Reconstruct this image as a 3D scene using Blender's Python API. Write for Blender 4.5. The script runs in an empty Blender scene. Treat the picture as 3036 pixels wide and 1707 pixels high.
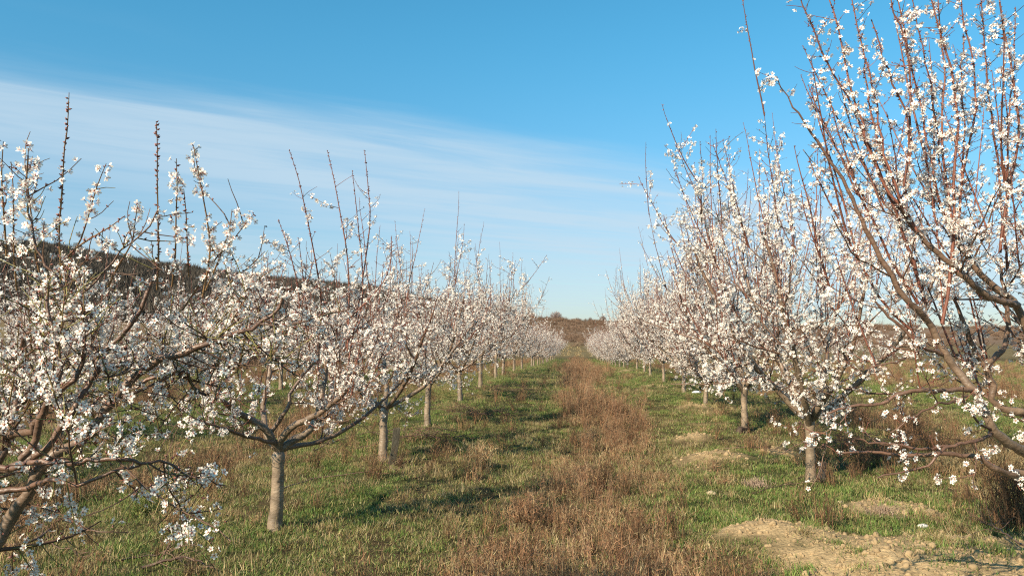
import bpy, math
import numpy as np
from mathutils import Matrix, Vector

sc = bpy.context.scene
COL = sc.collection
R = math.radians

# ---------------------------------------------------------------- camera
YAW, PITCH, EYE = 4.48, 3.65, 1.6
FPX, CX, CY = 2361.0, 1518.0, 853.5            # focal length and centre in photograph pixels
cam_d = bpy.data.cameras.new('camera')
cam_d.lens = 28.0; cam_d.sensor_width = 36.0
cam_d.clip_start = 0.05; cam_d.clip_end = 8000
cam = bpy.data.objects.new('camera', cam_d); COL.objects.link(cam)
cam.location = (0, 0, EYE)
cam.rotation_euler = (R(90 + PITCH), 0, R(YAW))
sc.camera = cam

# ---------------------------------------------------------------- sun and sky
SUN_AZ, SUN_EL = 217.0, 33.0                   # compass style: 0 = +Y, clockwise
sun_d = bpy.data.lights.new('sun', 'SUN')
sun_d.energy = 5.0; sun_d.angle = R(0.5); sun_d.color = (1.0, 0.85, 0.64)
sun = bpy.data.objects.new('sun', sun_d); COL.objects.link(sun)
sv = Vector((math.sin(R(SUN_AZ)) * math.cos(R(SUN_EL)), math.cos(R(SUN_AZ)) * math.cos(R(SUN_EL)), math.sin(R(SUN_EL))))
sun.rotation_euler = (-sv).to_track_quat('-Z', 'Y').to_euler()
sun.location = sv * 30

world = bpy.data.worlds.new('World'); sc.world = world
world.use_nodes = True
wt = world.node_tree; wt.nodes.clear()
def wn(t, **k):
    n = wt.nodes.new(t)
    for a, b in k.items(): setattr(n, a, b)
    return n
def wm(op, a, b=None, c=None, clamp=False):
    n = wn('ShaderNodeMath', operation=op); n.use_clamp = clamp
    for i, v in enumerate((a, b, c)):
        if v is None: continue
        if isinstance(v, (int, float)): n.inputs[i].default_value = v
        else: wt.links.new(v, n.inputs[i])
    return n.outputs[0]
def wramp(v, a, b, lo=0.0, hi=1.0):
    n = wn('ShaderNodeMapRange', interpolation_type='SMOOTHSTEP')
    wt.links.new(v, n.inputs['Value'])
    n.inputs['From Min'].default_value = a; n.inputs['From Max'].default_value = b
    n.inputs['To Min'].default_value = lo; n.inputs['To Max'].default_value = hi
    return n.outputs[0]
sky = wn('ShaderNodeTexSky', sky_type='NISHITA', sun_disc=False)
sky.sun_elevation = R(SUN_EL); sky.sun_rotation = R(SUN_AZ); sky.altitude = 100
sky.air_density = 1.0; sky.dust_density = 0.6; sky.ozone_density = 2.0
bg = wn('ShaderNodeBackground'); bg.inputs['Strength'].default_value = 0.080
out = wn('ShaderNodeOutputWorld')
tc = wn('ShaderNodeTexCoord')
vr = wn('ShaderNodeVectorRotate', rotation_type='Z_AXIS'); vr.inputs['Angle'].default_value = R(-YAW)
wt.links.new(tc.outputs['Generated'], vr.inputs['Vector'])
sx = wn('ShaderNodeSeparateXYZ'); wt.links.new(vr.outputs[0], sx.inputs[0])
zz = wm('MAXIMUM', sx.outputs[2], 0.02)
px_ = wm('DIVIDE', sx.outputs[0], zz); py_ = wm('DIVIDE', sx.outputs[1], zz)
# across / along the cirrus band on a flat high layer
v_ = wm('ADD', wm('MULTIPLY', px_, -0.545), wm('MULTIPLY', py_, 0.838))
u_ = wm('ADD', wm('MULTIPLY', px_, 0.838), wm('MULTIPLY', py_, 0.545))
cmb = wn('ShaderNodeCombineXYZ')
wt.links.new(wm('MULTIPLY', u_, 0.42), cmb.inputs[0]); wt.links.new(wm('MULTIPLY', v_, 1.7), cmb.inputs[1])
nz = wn('ShaderNodeTexNoise'); nz.inputs['Scale'].default_value = 1.0; nz.inputs['Detail'].default_value = 5
nz.inputs['Roughness'].default_value = 0.5; nz.inputs['Distortion'].default_value = 0.5
wt.links.new(cmb.outputs[0], nz.inputs['Vector'])
cmb2 = wn('ShaderNodeCombineXYZ')
wt.links.new(wm('MULTIPLY', u_, 0.16), cmb2.inputs[0]); wt.links.new(wm('MULTIPLY', v_, 0.5), cmb2.inputs[1]); cmb2.inputs[2].default_value = 3.1
nb = wn('ShaderNodeTexNoise'); nb.inputs['Scale'].default_value = 1.0; nb.inputs['Detail'].default_value = 2
wt.links.new(cmb2.outputs[0], nb.inputs['Vector'])
vw = wm('ADD', v_, wm('MULTIPLY', wm('SUBTRACT', nz.outputs[0], 0.5), 0.75))
vw = wm('ADD', vw, wm('MULTIPLY', wm('SUBTRACT', nb.outputs[0], 0.5), 0.5))
cmb3 = wn('ShaderNodeCombineXYZ')
wt.links.new(wm('ADD', wm('MULTIPLY', u_, 0.9), wm('MULTIPLY', nb.outputs[0], 1.5)), cmb3.inputs[0]); wt.links.new(wm('MULTIPLY', v_, 3.6), cmb3.inputs[1]); cmb3.inputs[2].default_value = 7.7
nf = wn('ShaderNodeTexNoise'); nf.inputs['Scale'].default_value = 1.0; nf.inputs['Detail'].default_value = 7; nf.inputs['Roughness'].default_value = 0.6; nf.inputs['Distortion'].default_value = 0.8
wt.links.new(cmb3.outputs[0], nf.inputs['Vector'])
vw = wm('ADD', vw, wm('MULTIPLY', wm('SUBTRACT', nf.outputs[0], 0.5), 0.38))
band = wm('MULTIPLY', wramp(vw, 2.98, 3.95), wramp(wm('SUBTRACT', vw, wm('MULTIPLY', u_, 0.62)), 3.6, 6.2, 1.0, 0.45))
tex = wm('MULTIPLY', wramp(nz.outputs[0], 0.25, 0.62, 0.55, 1.0), wramp(nf.outputs[0], 0.25, 0.6, 0.74, 1.0))
low = wm('MULTIPLY', wramp(v_, 4.6, 8.5), 0.72)
cl = wm('MULTIPLY', wm('MAXIMUM', band, low), tex)
wisp = wm('MULTIPLY', wm('MULTIPLY', wramp(nz.outputs[0], 0.55, 0.8), wramp(v_, 2.3, 3.2)), 0.25)
cl = wm('MAXIMUM', cl, wisp)
up = wramp(sx.outputs[2], 0.0, 0.05)
cl = wm('MULTIPLY', wm('MULTIPLY', cl, up), 0.80)
tint = wn('ShaderNodeMix', data_type='RGBA', blend_type='MULTIPLY'); tint.inputs['Factor'].default_value = 1.0
wt.links.new(sky.outputs[0], tint.inputs['A']); tg = wn('ShaderNodeMix', data_type='RGBA'); wt.links.new(wramp(sx.outputs[2], 0.0, 0.42), tg.inputs['Factor'])
tg.inputs['A'].default_value = (0.68, 0.76, 0.82, 1); tg.inputs['B'].default_value = (0.42, 1.15, 1.20, 1)
wt.links.new(tg.outputs['Result'], tint.inputs['B'])
mixc = wn('ShaderNodeMix', data_type='RGBA')
wt.links.new(cl, mixc.inputs['Factor']); wt.links.new(tint.outputs['Result'], mixc.inputs['A'])
mixc.inputs['B'].default_value = (3.9, 4.9, 5.7, 1)
wt.links.new(mixc.outputs['Result'], bg.inputs['Color'])
wt.links.new(bg.outputs[0], out.inputs['Surface'])

sc.view_settings.view_transform = 'Standard'; sc.view_settings.look = 'None'
sc.view_settings.gamma = 1.0; sc.view_settings.use_curve_mapping = False
sc.view_settings.exposure = 0.92

sc.cycles.use_denoising = False; sc.cycles.pixel_filter_type = 'BLACKMAN_HARRIS'; sc.cycles.filter_width = 1.15
sc.cycles.sample_clamp_indirect = 6.0; sc.cycles.max_bounces = 6

# ---------------------------------------------------------------- helpers
_cy, _sy, _cp, _sp = math.cos(R(YAW)), math.sin(R(YAW)), math.cos(R(PITCH)), math.sin(R(PITCH))
CF = np.array([-_sy * _cp, _cy * _cp, _sp]); CR = np.array([_cy, _sy, 0.0]); CU = np.cross(CR, CF)
def W(px, py, d):                                # photograph pixel and distance -> point in the orchard
    return np.array([0, 0, EYE]) + d * (CF + CR * (px - CX) / FPX + CU * (CY - py) / FPX)
def proj(P):
    q = P - np.array([0, 0, EYE]); d = q @ CF
    return CX + FPX * (q @ CR) / d, CY - FPX * (q @ CU) / d, d
def nrm(a): return a / np.maximum(np.linalg.norm(a, axis=-1, keepdims=True), 1e-9)

def sstep(x, a, b):
    t = np.clip((x - a) / (b - a), 0, 1); return t * t * (3 - 2 * t)
def _hash(ix, iy, s):
    h = (ix.astype(np.int64) * 374761393 + iy.astype(np.int64) * 668265263 + s * 1442695041) & 0xffffffff
    h = ((h ^ (h >> 13)) * 1274126177) & 0xffffffff
    return ((h ^ (h >> 16)) & 0xffff) / 65535.0
def vnoise(x, y, s=0):
    ix, iy = np.floor(x), np.floor(y); fx, fy = x - ix, y - iy
    fx, fy = fx * fx * (3 - 2 * fx), fy * fy * (3 - 2 * fy)
    a, b = _hash(ix, iy, s), _hash(ix + 1, iy, s); c, d = _hash(ix, iy + 1, s), _hash(ix + 1, iy + 1, s)
    return (a * (1 - fx) + b * fx) * (1 - fy) + (c * (1 - fx) + d * fx) * fy
def fbm(x, y, s=0, o=4):
    t, a, w = 0, 1.0, 0
    for i in range(o):
        t = t + a * vnoise(x * 2 ** i, y * 2 ** i, s + i * 17); w += a; a *= 0.5
    return t / w

def mk(name, V, F, mat, C=None, smooth=False):
    """one mesh from vertices, a list of face arrays (n,k) and optional vertex colours"""
    me = bpy.data.meshes.new(name)
    V = np.asarray(V, np.float32)
    if not isinstance(F, (list, tuple)): F = [F]
    F = [np.asarray(f, np.int32) for f in F if len(f)]
    loops = np.concatenate([f.ravel() for f in F])
    tot = np.concatenate([np.full(len(f), f.shape[1], np.int32) for f in F])
    st = np.concatenate([[0], np.cumsum(tot)[:-1]]).astype(np.int32)
    me.vertices.add(len(V)); me.vertices.foreach_set('co', V.ravel())
    me.loops.add(len(loops)); me.loops.foreach_set('vertex_index', loops)
    me.polygons.add(len(tot)); me.polygons.foreach_set('loop_start', st); me.polygons.foreach_set('loop_total', tot)
    if smooth: me.polygons.foreach_set('use_smooth', np.ones(len(tot), bool))
    if C is not None:
        at = me.color_attributes.new('col', 'FLOAT_COLOR', 'POINT')
        cc = np.ones((len(V), 4), np.float32); cc[:, :3] = C; at.data.foreach_set('color', cc.ravel())
    me.update(calc_edges=True)
    if mat is not None: me.materials.append(mat)
    return me
def link(name, me, parent=None, loc=None, kind=None):
    o = bpy.data.objects.new(name, me); COL.objects.link(o)
    if parent is not None: o.parent = parent
    if loc is not None: o.location = loc
    if kind: o['kind'] = kind
    return o
def tag(o, label, cat, group=None):
    o['label'] = label; o['category'] = cat
    if group: o['group'] = group
    return o

# ---------------------------------------------------------------- materials
def mat_new(name):
    m = bpy.data.materials.new(name); m.use_nodes = True
    nt = m.node_tree; b = nt.nodes['Principled BSDF']
    return m, nt, b
def attr_mat(name, rough=0.7, nscale=8.0, lo=0.75, hi=1.2, transl=0.0, bump=0.0, bscale=40, spec=0.3, rnd=0.0, stretch=(1, 1, 1)):
    m, nt, b = mat_new(name)
    N, L = nt.nodes, nt.links
    a = N.new('ShaderNodeAttribute'); a.attribute_name = 'col'
    t = N.new('ShaderNodeTexCoord')
    mp = N.new('ShaderNodeMapping'); mp.inputs['Scale'].default_value = stretch; L.new(t.outputs['Object'], mp.inputs[0])
    n = N.new('ShaderNodeTexNoise'); n.inputs['Scale'].default_value = nscale; n.inputs['Detail'].default_value = 4
    L.new(mp.outputs[0], n.inputs['Vector'])
    r = N.new('ShaderNodeMapRange'); r.inputs[1].default_value = 0.3; r.inputs[2].default_value = 0.7
    r.inputs[3].default_value = lo; r.inputs[4].default_value = hi; L.new(n.outputs[0], r.inputs[0])
    fac = r.outputs[0]
    if rnd:
        oi = N.new('ShaderNodeObjectInfo'); rr = N.new('ShaderNodeMapRange')
        rr.inputs[3].default_value = 1 - rnd; rr.inputs[4].default_value = 1 + rnd; L.new(oi.outputs['Random'], rr.inputs[0])
        mm = N.new('ShaderNodeMath'); mm.operation = 'MULTIPLY'; L.new(fac, mm.inputs[0]); L.new(rr.outputs[0], mm.inputs[1]); fac = mm.outputs[0]
    v = N.new('ShaderNodeVectorMath'); v.operation = 'SCALE'
    L.new(a.outputs['Color'], v.inputs[0]); L.new(fac, v.inputs['Scale'])
    L.new(v.outputs[0], b.inputs['Base Color'])
    b.inputs['Roughness'].default_value = rough; b.inputs['Specular IOR Level'].default_value = spec
    if bump:
        n2 = N.new('ShaderNodeTexNoise'); n2.inputs['Scale'].default_value = bscale; n2.inputs['Detail'].default_value = 5
        L.new(mp.outputs[0], n2.inputs['Vector'])
        bp = N.new('ShaderNodeBump'); bp.inputs['Strength'].default_value = bump; bp.inputs['Distance'].default_value = 0.01
        L.new(n2.outputs[0], bp.inputs['Height']); L.new(bp.outputs[0], b.inputs['Normal'])
    if transl:
        tr = N.new('ShaderNodeBsdfTranslucent'); L.new(v.outputs[0], tr.inputs['Color'])
        mx = N.new('ShaderNodeMixShader'); mx.inputs[0].default_value = transl
        L.new(b.outputs[0], mx.inputs[1]); L.new(tr.outputs[0], mx.inputs[2])
        L.new(mx.outputs[0], N['Material Output'].inputs['Surface'])
    return m
M_BARK = attr_mat('bark', 0.46, 9, 0.68, 1.28, bump=0.7, bscale=30, spec=0.5, stretch=(1, 1, 1.6))
M_TWIG = attr_mat('twig_bark', 0.55, 30, 0.75, 1.25, spec=0.35)
M_BLOSSOM = attr_mat('petals', 0.6, 300, 0.93, 1.05, transl=0.38, spec=0.15)
M_GRASS = attr_mat('grass_blades', 0.6, 3, 0.8, 1.2, transl=0.3, spec=0.2, rnd=0.22)
M_WEED = attr_mat('dry_stems', 0.75, 3, 0.8, 1.2, transl=0.15, spec=0.15, rnd=0.25)
M_WOODS = attr_mat('bare_scrub', 0.9, 0.2, 0.7, 1.25, spec=0.0, rnd=0.3)
M_CLOD = attr_mat('soil_clod', 0.95, 30, 0.75, 1.2, bump=0.6, bscale=60, spec=0.05, rnd=0.2)
M_BOARD = attr_mat('weathered_wood', 0.85, 12, 0.6, 1.3, bump=0.8, bscale=40, spec=0.15, stretch=(6, 6, 0.6))
M_BAG = attr_mat('white_plastic', 0.4, 20, 0.9, 1.05, spec=0.4, bump=0.5, bscale=30)

# ---------------------------------------------------------------- terrain
XL, XR, ROWGAP = -2.42, 2.62, 5.04
_py = np.array([-50, 0, 8, 13, 18, 24, 30, 38, 45, 60, 75, 90, 110, 5000.])
_pz = np.array([0, 0, 0, .09, .24, .32, .28, .12, -.08, -.38, -.62, -.82, -.9, -.9])
_fy = np.linspace(-60, 140, 801)
_fz = np.interp(_fy, _py, _pz); _k = np.hanning(33); _k /= _k.sum()
_fz = np.convolve(np.pad(_fz, 16, mode='edge'), _k, 'valid')
_ra = np.array([-3, -.72, -.6, -.48, -.4, -.27, -.2, -.06, .03, .2, .6, 3])
_rz = np.array([58, 56, 47, 39, 34, 28.5, 21, 14, 12, 9.5, 8, 8])
MOUNDS = [(1.55, 6.55, .45, .13), (2.3, 5.6, .6, .08), (1.75, 10.2, .5, .12), (3.0, 6.1, .5, .06), (1.75, 12.2, .34, .09), (2.6, 10.9, .4, .06), (2.9, 7.6, .4, .05),
          (2.3, 15.9, .3, .08), (2.0, 21.2, .35, .09), (2.2, 31.5, .6, .10), (2.7, 5.1, .5, .05), (2.1, 5.95, .45, .05)]
def gz(x, y):
    x = np.asarray(x, float); y = np.asarray(y, float)
    z = np.interp(y, _fy, _fz)
    yy = np.maximum(y, 60.0)
    Rr = np.interp(x / yy, _ra, _rz)
    s = sstep(y, 125, 485)
    fall = 1 - 0.8 * sstep(y, 500, 1300)
    z = z + Rr * s * fall * (1 + 0.04 * (fbm(x / 60, y / 60, 5) - .5))
    near = 1 - sstep(np.hypot(x, y), 30, 90)
    z = z + near * (0.10 * (fbm(x * .45, y * .45, 1, 3) - .5) + 0.055 * (fbm(x * 2.1, y * 2.1, 2, 3) - .5) + 0.02 * (vnoise(x * 9, y * 9, 3) - .5))
    # a low ridge along every tree line, a hollow between
    z = z + near * 0.05 * np.cos((x - XR) / ROWGAP * 2 * math.pi)
    for mx, my, mr, mh in MOUNDS:
        z = z + mh * np.exp(-((x - mx) ** 2 + (y - my) ** 2) / (mr * mr))
    sm = soil(x, y)
    z = z + near * sm * 0.055 * (fbm(x * 7, y * 9, 9, 5) - .35)
    return z
def soil(x, y):
    s = 0
    for mx, my, mr, mh in MOUNDS:
        s = s + (1.1 if my < 8 else 1.0) * np.exp(-((x - mx) ** 2 + (y - my) ** 2) / (1.1 * mr * mr))
    s = s + 0.9 * np.exp(-((x - 2.6) / 1.0) ** 2) * np.exp(-((y - 5.2) / .85) ** 2)
    s = s * (-.1 + 2.2 * fbm(x * 2.6, y * 3.4, 21, 5))
    return np.clip((s - .23) * 1.9, 0, 1)
def redweed(x, y):                                # how much tall reddish weed: mid strip of every alley
    a = (x - 0.25 + 0.25 * np.sin(y * .35) + ROWGAP / 2) % ROWGAP - ROWGAP / 2
    w = 0.50 + 0.30 * (1 - sstep(y, 5, 9)) + 0.32 * vnoise(y * .22, x * 0 + 2, 31) + 0.5 * sstep(y, 16, 40)
    m = np.exp(-(a / w) ** 2) * (-.25 + 2.3 * fbm(x * 1.5, y * .55, 33, 4))
    m = m * np.where(np.abs(x - .25) < ROWGAP / 2, 1, .8)
    return np.clip((m - .30) * 1.6, 0, 1)
def green(x, y):
    g = fbm(x * .9, y * .5, 41, 4)
    a = np.cos((x - XR) / ROWGAP * 2 * math.pi)
    g = g + 0.10 * a
    return np.clip((g - .455) * 5.0, 0, 1)
def gz1(x, y): return float(gz(np.array([x]), np.array([y]))[0])

def build_ground():
    th = np.concatenate([np.linspace(-180, -52, 40, endpoint=False), np.linspace(-52, 48, 440, endpoint=False), np.linspace(48, 180, 40, endpoint=False)])
    th = np.radians(th); nt = len(th)
    r = np.concatenate([np.geomspace(0.6, 3.2, 14, endpoint=False), np.geomspace(3.2, 40, 250, endpoint=False), np.geomspace(40, 600, 60, endpoint=False), np.geomspace(600, 6000, 16)])
    nr = len(r)
    X = r[:, None] * np.sin(th)[None]; Y = r[:, None] * np.cos(th)[None]
    x, y = X.ravel(), Y.ravel(); z = gz(x, y)
    V = np.vstack([np.stack([x, y, z], 1), [[0, 0, gz1(0, 0)]]])
    i = np.arange(nr - 1)[:, None] * nt; j = np.arange(nt)[None]; jn = (j + 1) % nt
    Q = np.stack([i + j, i + jn, i + nt + jn, i + nt + j], -1).reshape(-1, 4)
    c = len(V) - 1
    T = np.stack([np.full(nt, c), jn[0], j[0]], 1)
    xa, ya = V[:, 0], V[:, 1]
    rr = np.hypot(xa, ya)
    g, s, w = green(xa, ya)[:, None], soil(xa, ya)[:, None], redweed(xa, ya)[:, None]
    n1 = fbm(xa * 3, ya * 3, 51)[:, None]
    base = np.array([.075, .056, .028]) * (.65 + .7 * n1)
    gr = np.array([.042, .056, .018]); rw = np.array([.065, .038, .022]); so = np.array([.34, .245, .135])
    C = base * (1 - g * .75) + gr * g * .75
    C = C * (1 - w * .7) + rw * w * .7
    C = C * (1 - s) + so * (.7 + .55 * fbm(xa * 9, ya * 9, 61)[:, None]) * s
    # beyond the rows: thin grass field, then brown scrubland and dark slope
    f1 = sstep(ya, 85, 125)[:, None]; fld = np.array([.15, .115, .058]) * (.8 + .4 * fbm(xa / 6, ya / 10, 71)[:, None])
    C = C * (1 - f1) + fld * f1
    f2 = sstep(ya, 185, 225)[:, None]; scr = np.array([.17, .115, .078]) * (.7 + .8 * fbm(xa / 18, ya / 25, 72)[:, None])
    C = C * (1 - f2) + scr * f2
    hl = (sstep(ya, 200, 330) * sstep(-xa / np.maximum(ya, 1), .05, .2))[:, None]
    C = C * (1 - hl) + np.array([.085, .072, .055]) * hl
    m, nt_, b = mat_new('ground_soil_and_turf')
    N, L = nt_.nodes, nt_.links
    a = N.new('ShaderNodeAttribute'); a.attribute_name = 'col'
    t = N.new('ShaderNodeTexCoord')
    n = N.new('ShaderNodeTexNoise'); n.inputs['Scale'].default_value = 14; n.inputs['Detail'].default_value = 8; n.inputs['Roughness'].default_value = .7
    L.new(t.outputs['Object'], n.inputs['Vector'])
    n3 = N.new('ShaderNodeTexNoise'); n3.inputs['Scale'].default_value = 1.3; n3.inputs['Detail'].default_value = 5
    L.new(t.outputs['Object'], n3.inputs['Vector'])
    mr = N.new('ShaderNodeMapRange'); mr.inputs[1].default_value = .3; mr.inputs[2].default_value = .72; mr.inputs[3].default_value = .55; mr.inputs[4].default_value = 1.35
    L.new(n.outputs[0], mr.inputs[0])
    mr2 = N.new('ShaderNodeMapRange'); mr2.inputs[1].default_value = .3; mr2.inputs[2].default_value = .7; mr2.inputs[3].default_value = .8; mr2.inputs[4].default_value = 1.2
    L.new(n3.outputs[0], mr2.inputs[0])
    mm = N.new('ShaderNodeMath'); mm.operation = 'MULTIPLY'; L.new(mr.outputs[0], mm.inputs[0]); L.new(mr2.outputs[0], mm.inputs[1])
    v = N.new('ShaderNodeVectorMath'); v.operation = 'SCALE'; L.new(a.outputs['Color'], v.inputs[0]); L.new(mm.outputs[0], v.inputs['Scale'])
    L.new(v.outputs[0], b.inputs['Base Color']); b.inputs['Roughness'].default_value = .95; b.inputs['Specular IOR Level'].default_value = .05
    n2 = N.new('ShaderNodeTexNoise'); n2.inputs['Scale'].default_value = 45; n2.inputs['Detail'].default_value = 6; L.new(t.outputs['Object'], n2.inputs['Vector'])
    bp = N.new('ShaderNodeBump'); bp.inputs['Strength'].default_value = .9; bp.inputs['Distance'].default_value = .02
    L.new(n2.outputs[0], bp.inputs['Height']); L.new(bp.outputs[0], b.inputs['Normal'])
    me = mk('ground', V, [Q[:, ::-1], T[:, ::-1]], m, C, smooth=True)
    o = link('ground', me, kind='structure')
    o['label'] = 'orchard ground of patchy turf, dry weeds and pale dug soil, rising to far slopes'
    return o
build_ground()

# ---------------------------------------------------------------- scattering of ground cover
def scatter(name, protos, P, rot, scl, label, cat, seed=0):
    c = bpy.data.collections.new(name + '_kinds')
    for i, me in enumerate(protos):
        c.objects.link(bpy.data.objects.new('%s_clump_%s' % (name, 'abcdefgh'[i]), me))
    me = bpy.data.meshes.new(name); n = len(P)
    me.vertices.add(n); me.vertices.foreach_set('co', np.asarray(P, np.float32).ravel())
    a = me.attributes.new('rot', 'FLOAT_VECTOR', 'POINT'); a.data.foreach_set('vector', np.asarray(rot, np.float32).ravel())
    a = me.attributes.new('scl', 'FLOAT_VECTOR', 'POINT')
    scl = np.asarray(scl, np.float32)
    if scl.ndim == 1: scl = np.repeat(scl[:, None], 3, 1)
    a.data.foreach_set('vector', scl.ravel())
    a = me.attributes.new('pick', 'INT', 'POINT'); a.data.foreach_set('value', np.random.default_rng(seed).integers(0, len(protos), n).astype(np.int32))
    ng = bpy.data.node_groups.new(name + '_scatter', 'GeometryNodeTree')
    ng.interface.new_socket('Geometry', in_out='INPUT', socket_type='NodeSocketGeometry')
    ng.interface.new_socket('Geometry', in_out='OUTPUT', socket_type='NodeSocketGeometry')
    gi, go = ng.nodes.new('NodeGroupInput'), ng.nodes.new('NodeGroupOutput')
    ip = ng.nodes.new('GeometryNodeInstanceOnPoints'); ci = ng.nodes.new('GeometryNodeCollectionInfo')
    ci.inputs['Collection'].default_value = c; ci.inputs['Separate Children'].default_value = True; ci.inputs['Reset Children'].default_value = True
    def na(nm, ty):
        q = ng.nodes.new('GeometryNodeInputNamedAttribute'); q.data_type = ty; q.inputs['Name'].default_value = nm; return q.outputs['Attribute']
    er = ng.nodes.new('FunctionNodeEulerToRotation')
    ng.links.new(na('rot', 'FLOAT_VECTOR'), er.inputs[0])
    ng.links.new(gi.outputs[0], ip.inputs['Points']); ng.links.new(ci.outputs[0], ip.inputs['Instance'])
    ip.inputs['Pick Instance'].default_value = True
    ng.links.new(na('pick', 'INT'), ip.inputs['Instance Index'])
    ng.links.new(er.outputs[0], ip.inputs['Rotation']); ng.links.new(na('scl', 'FLOAT_VECTOR'), ip.inputs['Scale'])
    ng.links.new(ip.outputs[0], go.inputs[0])
    o = link(name, me, kind='stuff'); o['label'] = label; o['category'] = cat
    md = o.modifiers.new('scatter', 'NODES'); md.node_group = ng
    return o

def blades(rng, n, rad, h0, h1, w, lean, cols, cvar=.2, curl=.6, tip=None, gauss=True):
    """n bent blades: 5 vertices, 3 triangles each"""
    rr = rad * (np.abs(rng.normal(0, .5, n)).clip(0, 1.3) if gauss else np.sqrt(rng.random(n)))
    a = rng.random(n) * 2 * math.pi
    base = np.stack([rr * np.cos(a), rr * np.sin(a), np.full(n, -.01)], 1)
    h = rng.uniform(h0, h1, n); az = rng.random(n) * 2 * math.pi
    ln = np.abs(rng.normal(0, lean, n)).clip(0, 1.35)
    dirh = np.stack([np.cos(az), np.sin(az), np.zeros(n)], 1)
    side = np.stack([-np.sin(az), np.cos(az), np.zeros(n)], 1)
    tw = rng.uniform(-1, 1, n)[:, None]; side = nrm(side + dirh * tw)
    up = np.array([0, 0, 1.])
    d1 = dirh * np.sin(ln)[:, None] + up * np.cos(ln)[:, None]
    l2 = (ln + curl * rng.random(n)).clip(0, 1.9)
    d2 = dirh * np.sin(l2)[:, None] + up * np.cos(l2)[:, None]
    H = h[:, None]
    p1 = base + d1 * H * .55; p2 = p1 + d2 * H * .45
    ww = (w * rng.uniform(.7, 1.3, n))[:, None]
    V = np.stack([base - side * ww * .5, base + side * ww * .5, p1 - side * ww * .4, p1 + side * ww * .4, p2], 1).reshape(-1, 3)
    k = np.arange(n)[:, None] * 5
    F = np.concatenate([k + [0, 1, 3], k + [0, 3, 2], k + [2, 3, 4]])
    cols = np.asarray(cols, float); ci = rng.integers(0, len(cols), n)
    c = cols[ci] * (1 + cvar * rng.normal(0, 1, (n, 1))).clip(.5, 1.6)
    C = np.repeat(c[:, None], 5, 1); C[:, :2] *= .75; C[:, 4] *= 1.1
    return V, F, C.reshape(-1, 3)
def stack(parts):
    V, F, C, o = [], [], [], 0
    for v, f, c in parts:
        V.append(v); F.append(f + o); C.append(c); o += len(v)
    return np.concatenate(V), np.concatenate(F), np.concatenate(C)
rg = np.random.default_rng(11)
GREENS = [(.12, .19, .04), (.16, .22, .055), (.09, .16, .038), (.22, .23, .075)]
OLIVE = [(.22, .20, .07), (.30, .26, .11), (.16, .175, .055), (.33, .27, .12), (.20, .17, .07)]
STRAW = [(.36, .28, .15), (.31, .22, .11), (.24, .155, .075), (.43, .35, .20)]
REDS = [(.26, .135, .07), (.20, .105, .058), (.31, .18, .10), (.17, .10, .065), (.28, .20, .12)]
DARKS = [(.07, .042, .025), (.10, .062, .036), (.14, .09, .055)]
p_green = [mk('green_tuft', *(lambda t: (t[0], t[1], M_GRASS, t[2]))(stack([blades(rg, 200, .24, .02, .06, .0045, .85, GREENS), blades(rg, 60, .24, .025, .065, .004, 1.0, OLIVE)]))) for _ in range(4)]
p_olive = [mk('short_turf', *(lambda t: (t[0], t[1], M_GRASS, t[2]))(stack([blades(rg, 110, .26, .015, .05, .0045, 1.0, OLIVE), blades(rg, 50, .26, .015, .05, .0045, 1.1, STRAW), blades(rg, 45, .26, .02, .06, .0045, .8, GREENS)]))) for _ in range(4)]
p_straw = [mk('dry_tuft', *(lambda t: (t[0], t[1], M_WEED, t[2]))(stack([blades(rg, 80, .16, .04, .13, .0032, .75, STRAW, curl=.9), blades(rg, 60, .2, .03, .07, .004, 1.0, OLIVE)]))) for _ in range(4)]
def weedclump(rng, n, rad, h0, h1, cols, lean=.22, fork=3):
    base = blades(rng, n, rad, h0, h1, .0042, lean, cols, curl=.25)
    extra = []
    # side sprigs along the upper stems
    V = base[0].reshape(-1, 5, 3)
    for _ in range(fork):
        i = rng.integers(0, n, n); t = rng.uniform(.0, .95, n)[:, None]
        p = V[i, 2] * (1 - t) + V[i, 4] * t
        L = rng.uniform(.03, .10, n)[:, None] * (h1 / .4)
        d = nrm(rng.normal(0, .6, (n, 3)) + [0, 0, .9])
        s = nrm(np.cross(d, rng.normal(0, 1, (n, 3)))) * .0025
        vv = np.stack([p - s, p + s, p + d * L], 1).reshape(-1, 3)
        ff = np.arange(n * 3).reshape(-1, 3)
        cc = np.repeat(np.asarray(cols)[rng.integers(0, len(cols), n)] * 1.05, 3, 0)
        extra.append((vv, ff, cc))
    return stack([base] + extra)
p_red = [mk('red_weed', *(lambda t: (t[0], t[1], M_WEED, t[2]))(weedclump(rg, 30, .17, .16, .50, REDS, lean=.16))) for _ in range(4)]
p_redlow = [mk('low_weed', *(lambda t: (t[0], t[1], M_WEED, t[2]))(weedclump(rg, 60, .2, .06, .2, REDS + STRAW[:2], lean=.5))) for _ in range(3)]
p_dark = [mk('dark_weed', *(lambda t: (t[0], t[1], M_WEED, t[2]))(weedclump(rg, 50, .14, .15, .42, DARKS + REDS[:1], lean=.3))) for _ in range(2)]

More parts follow.
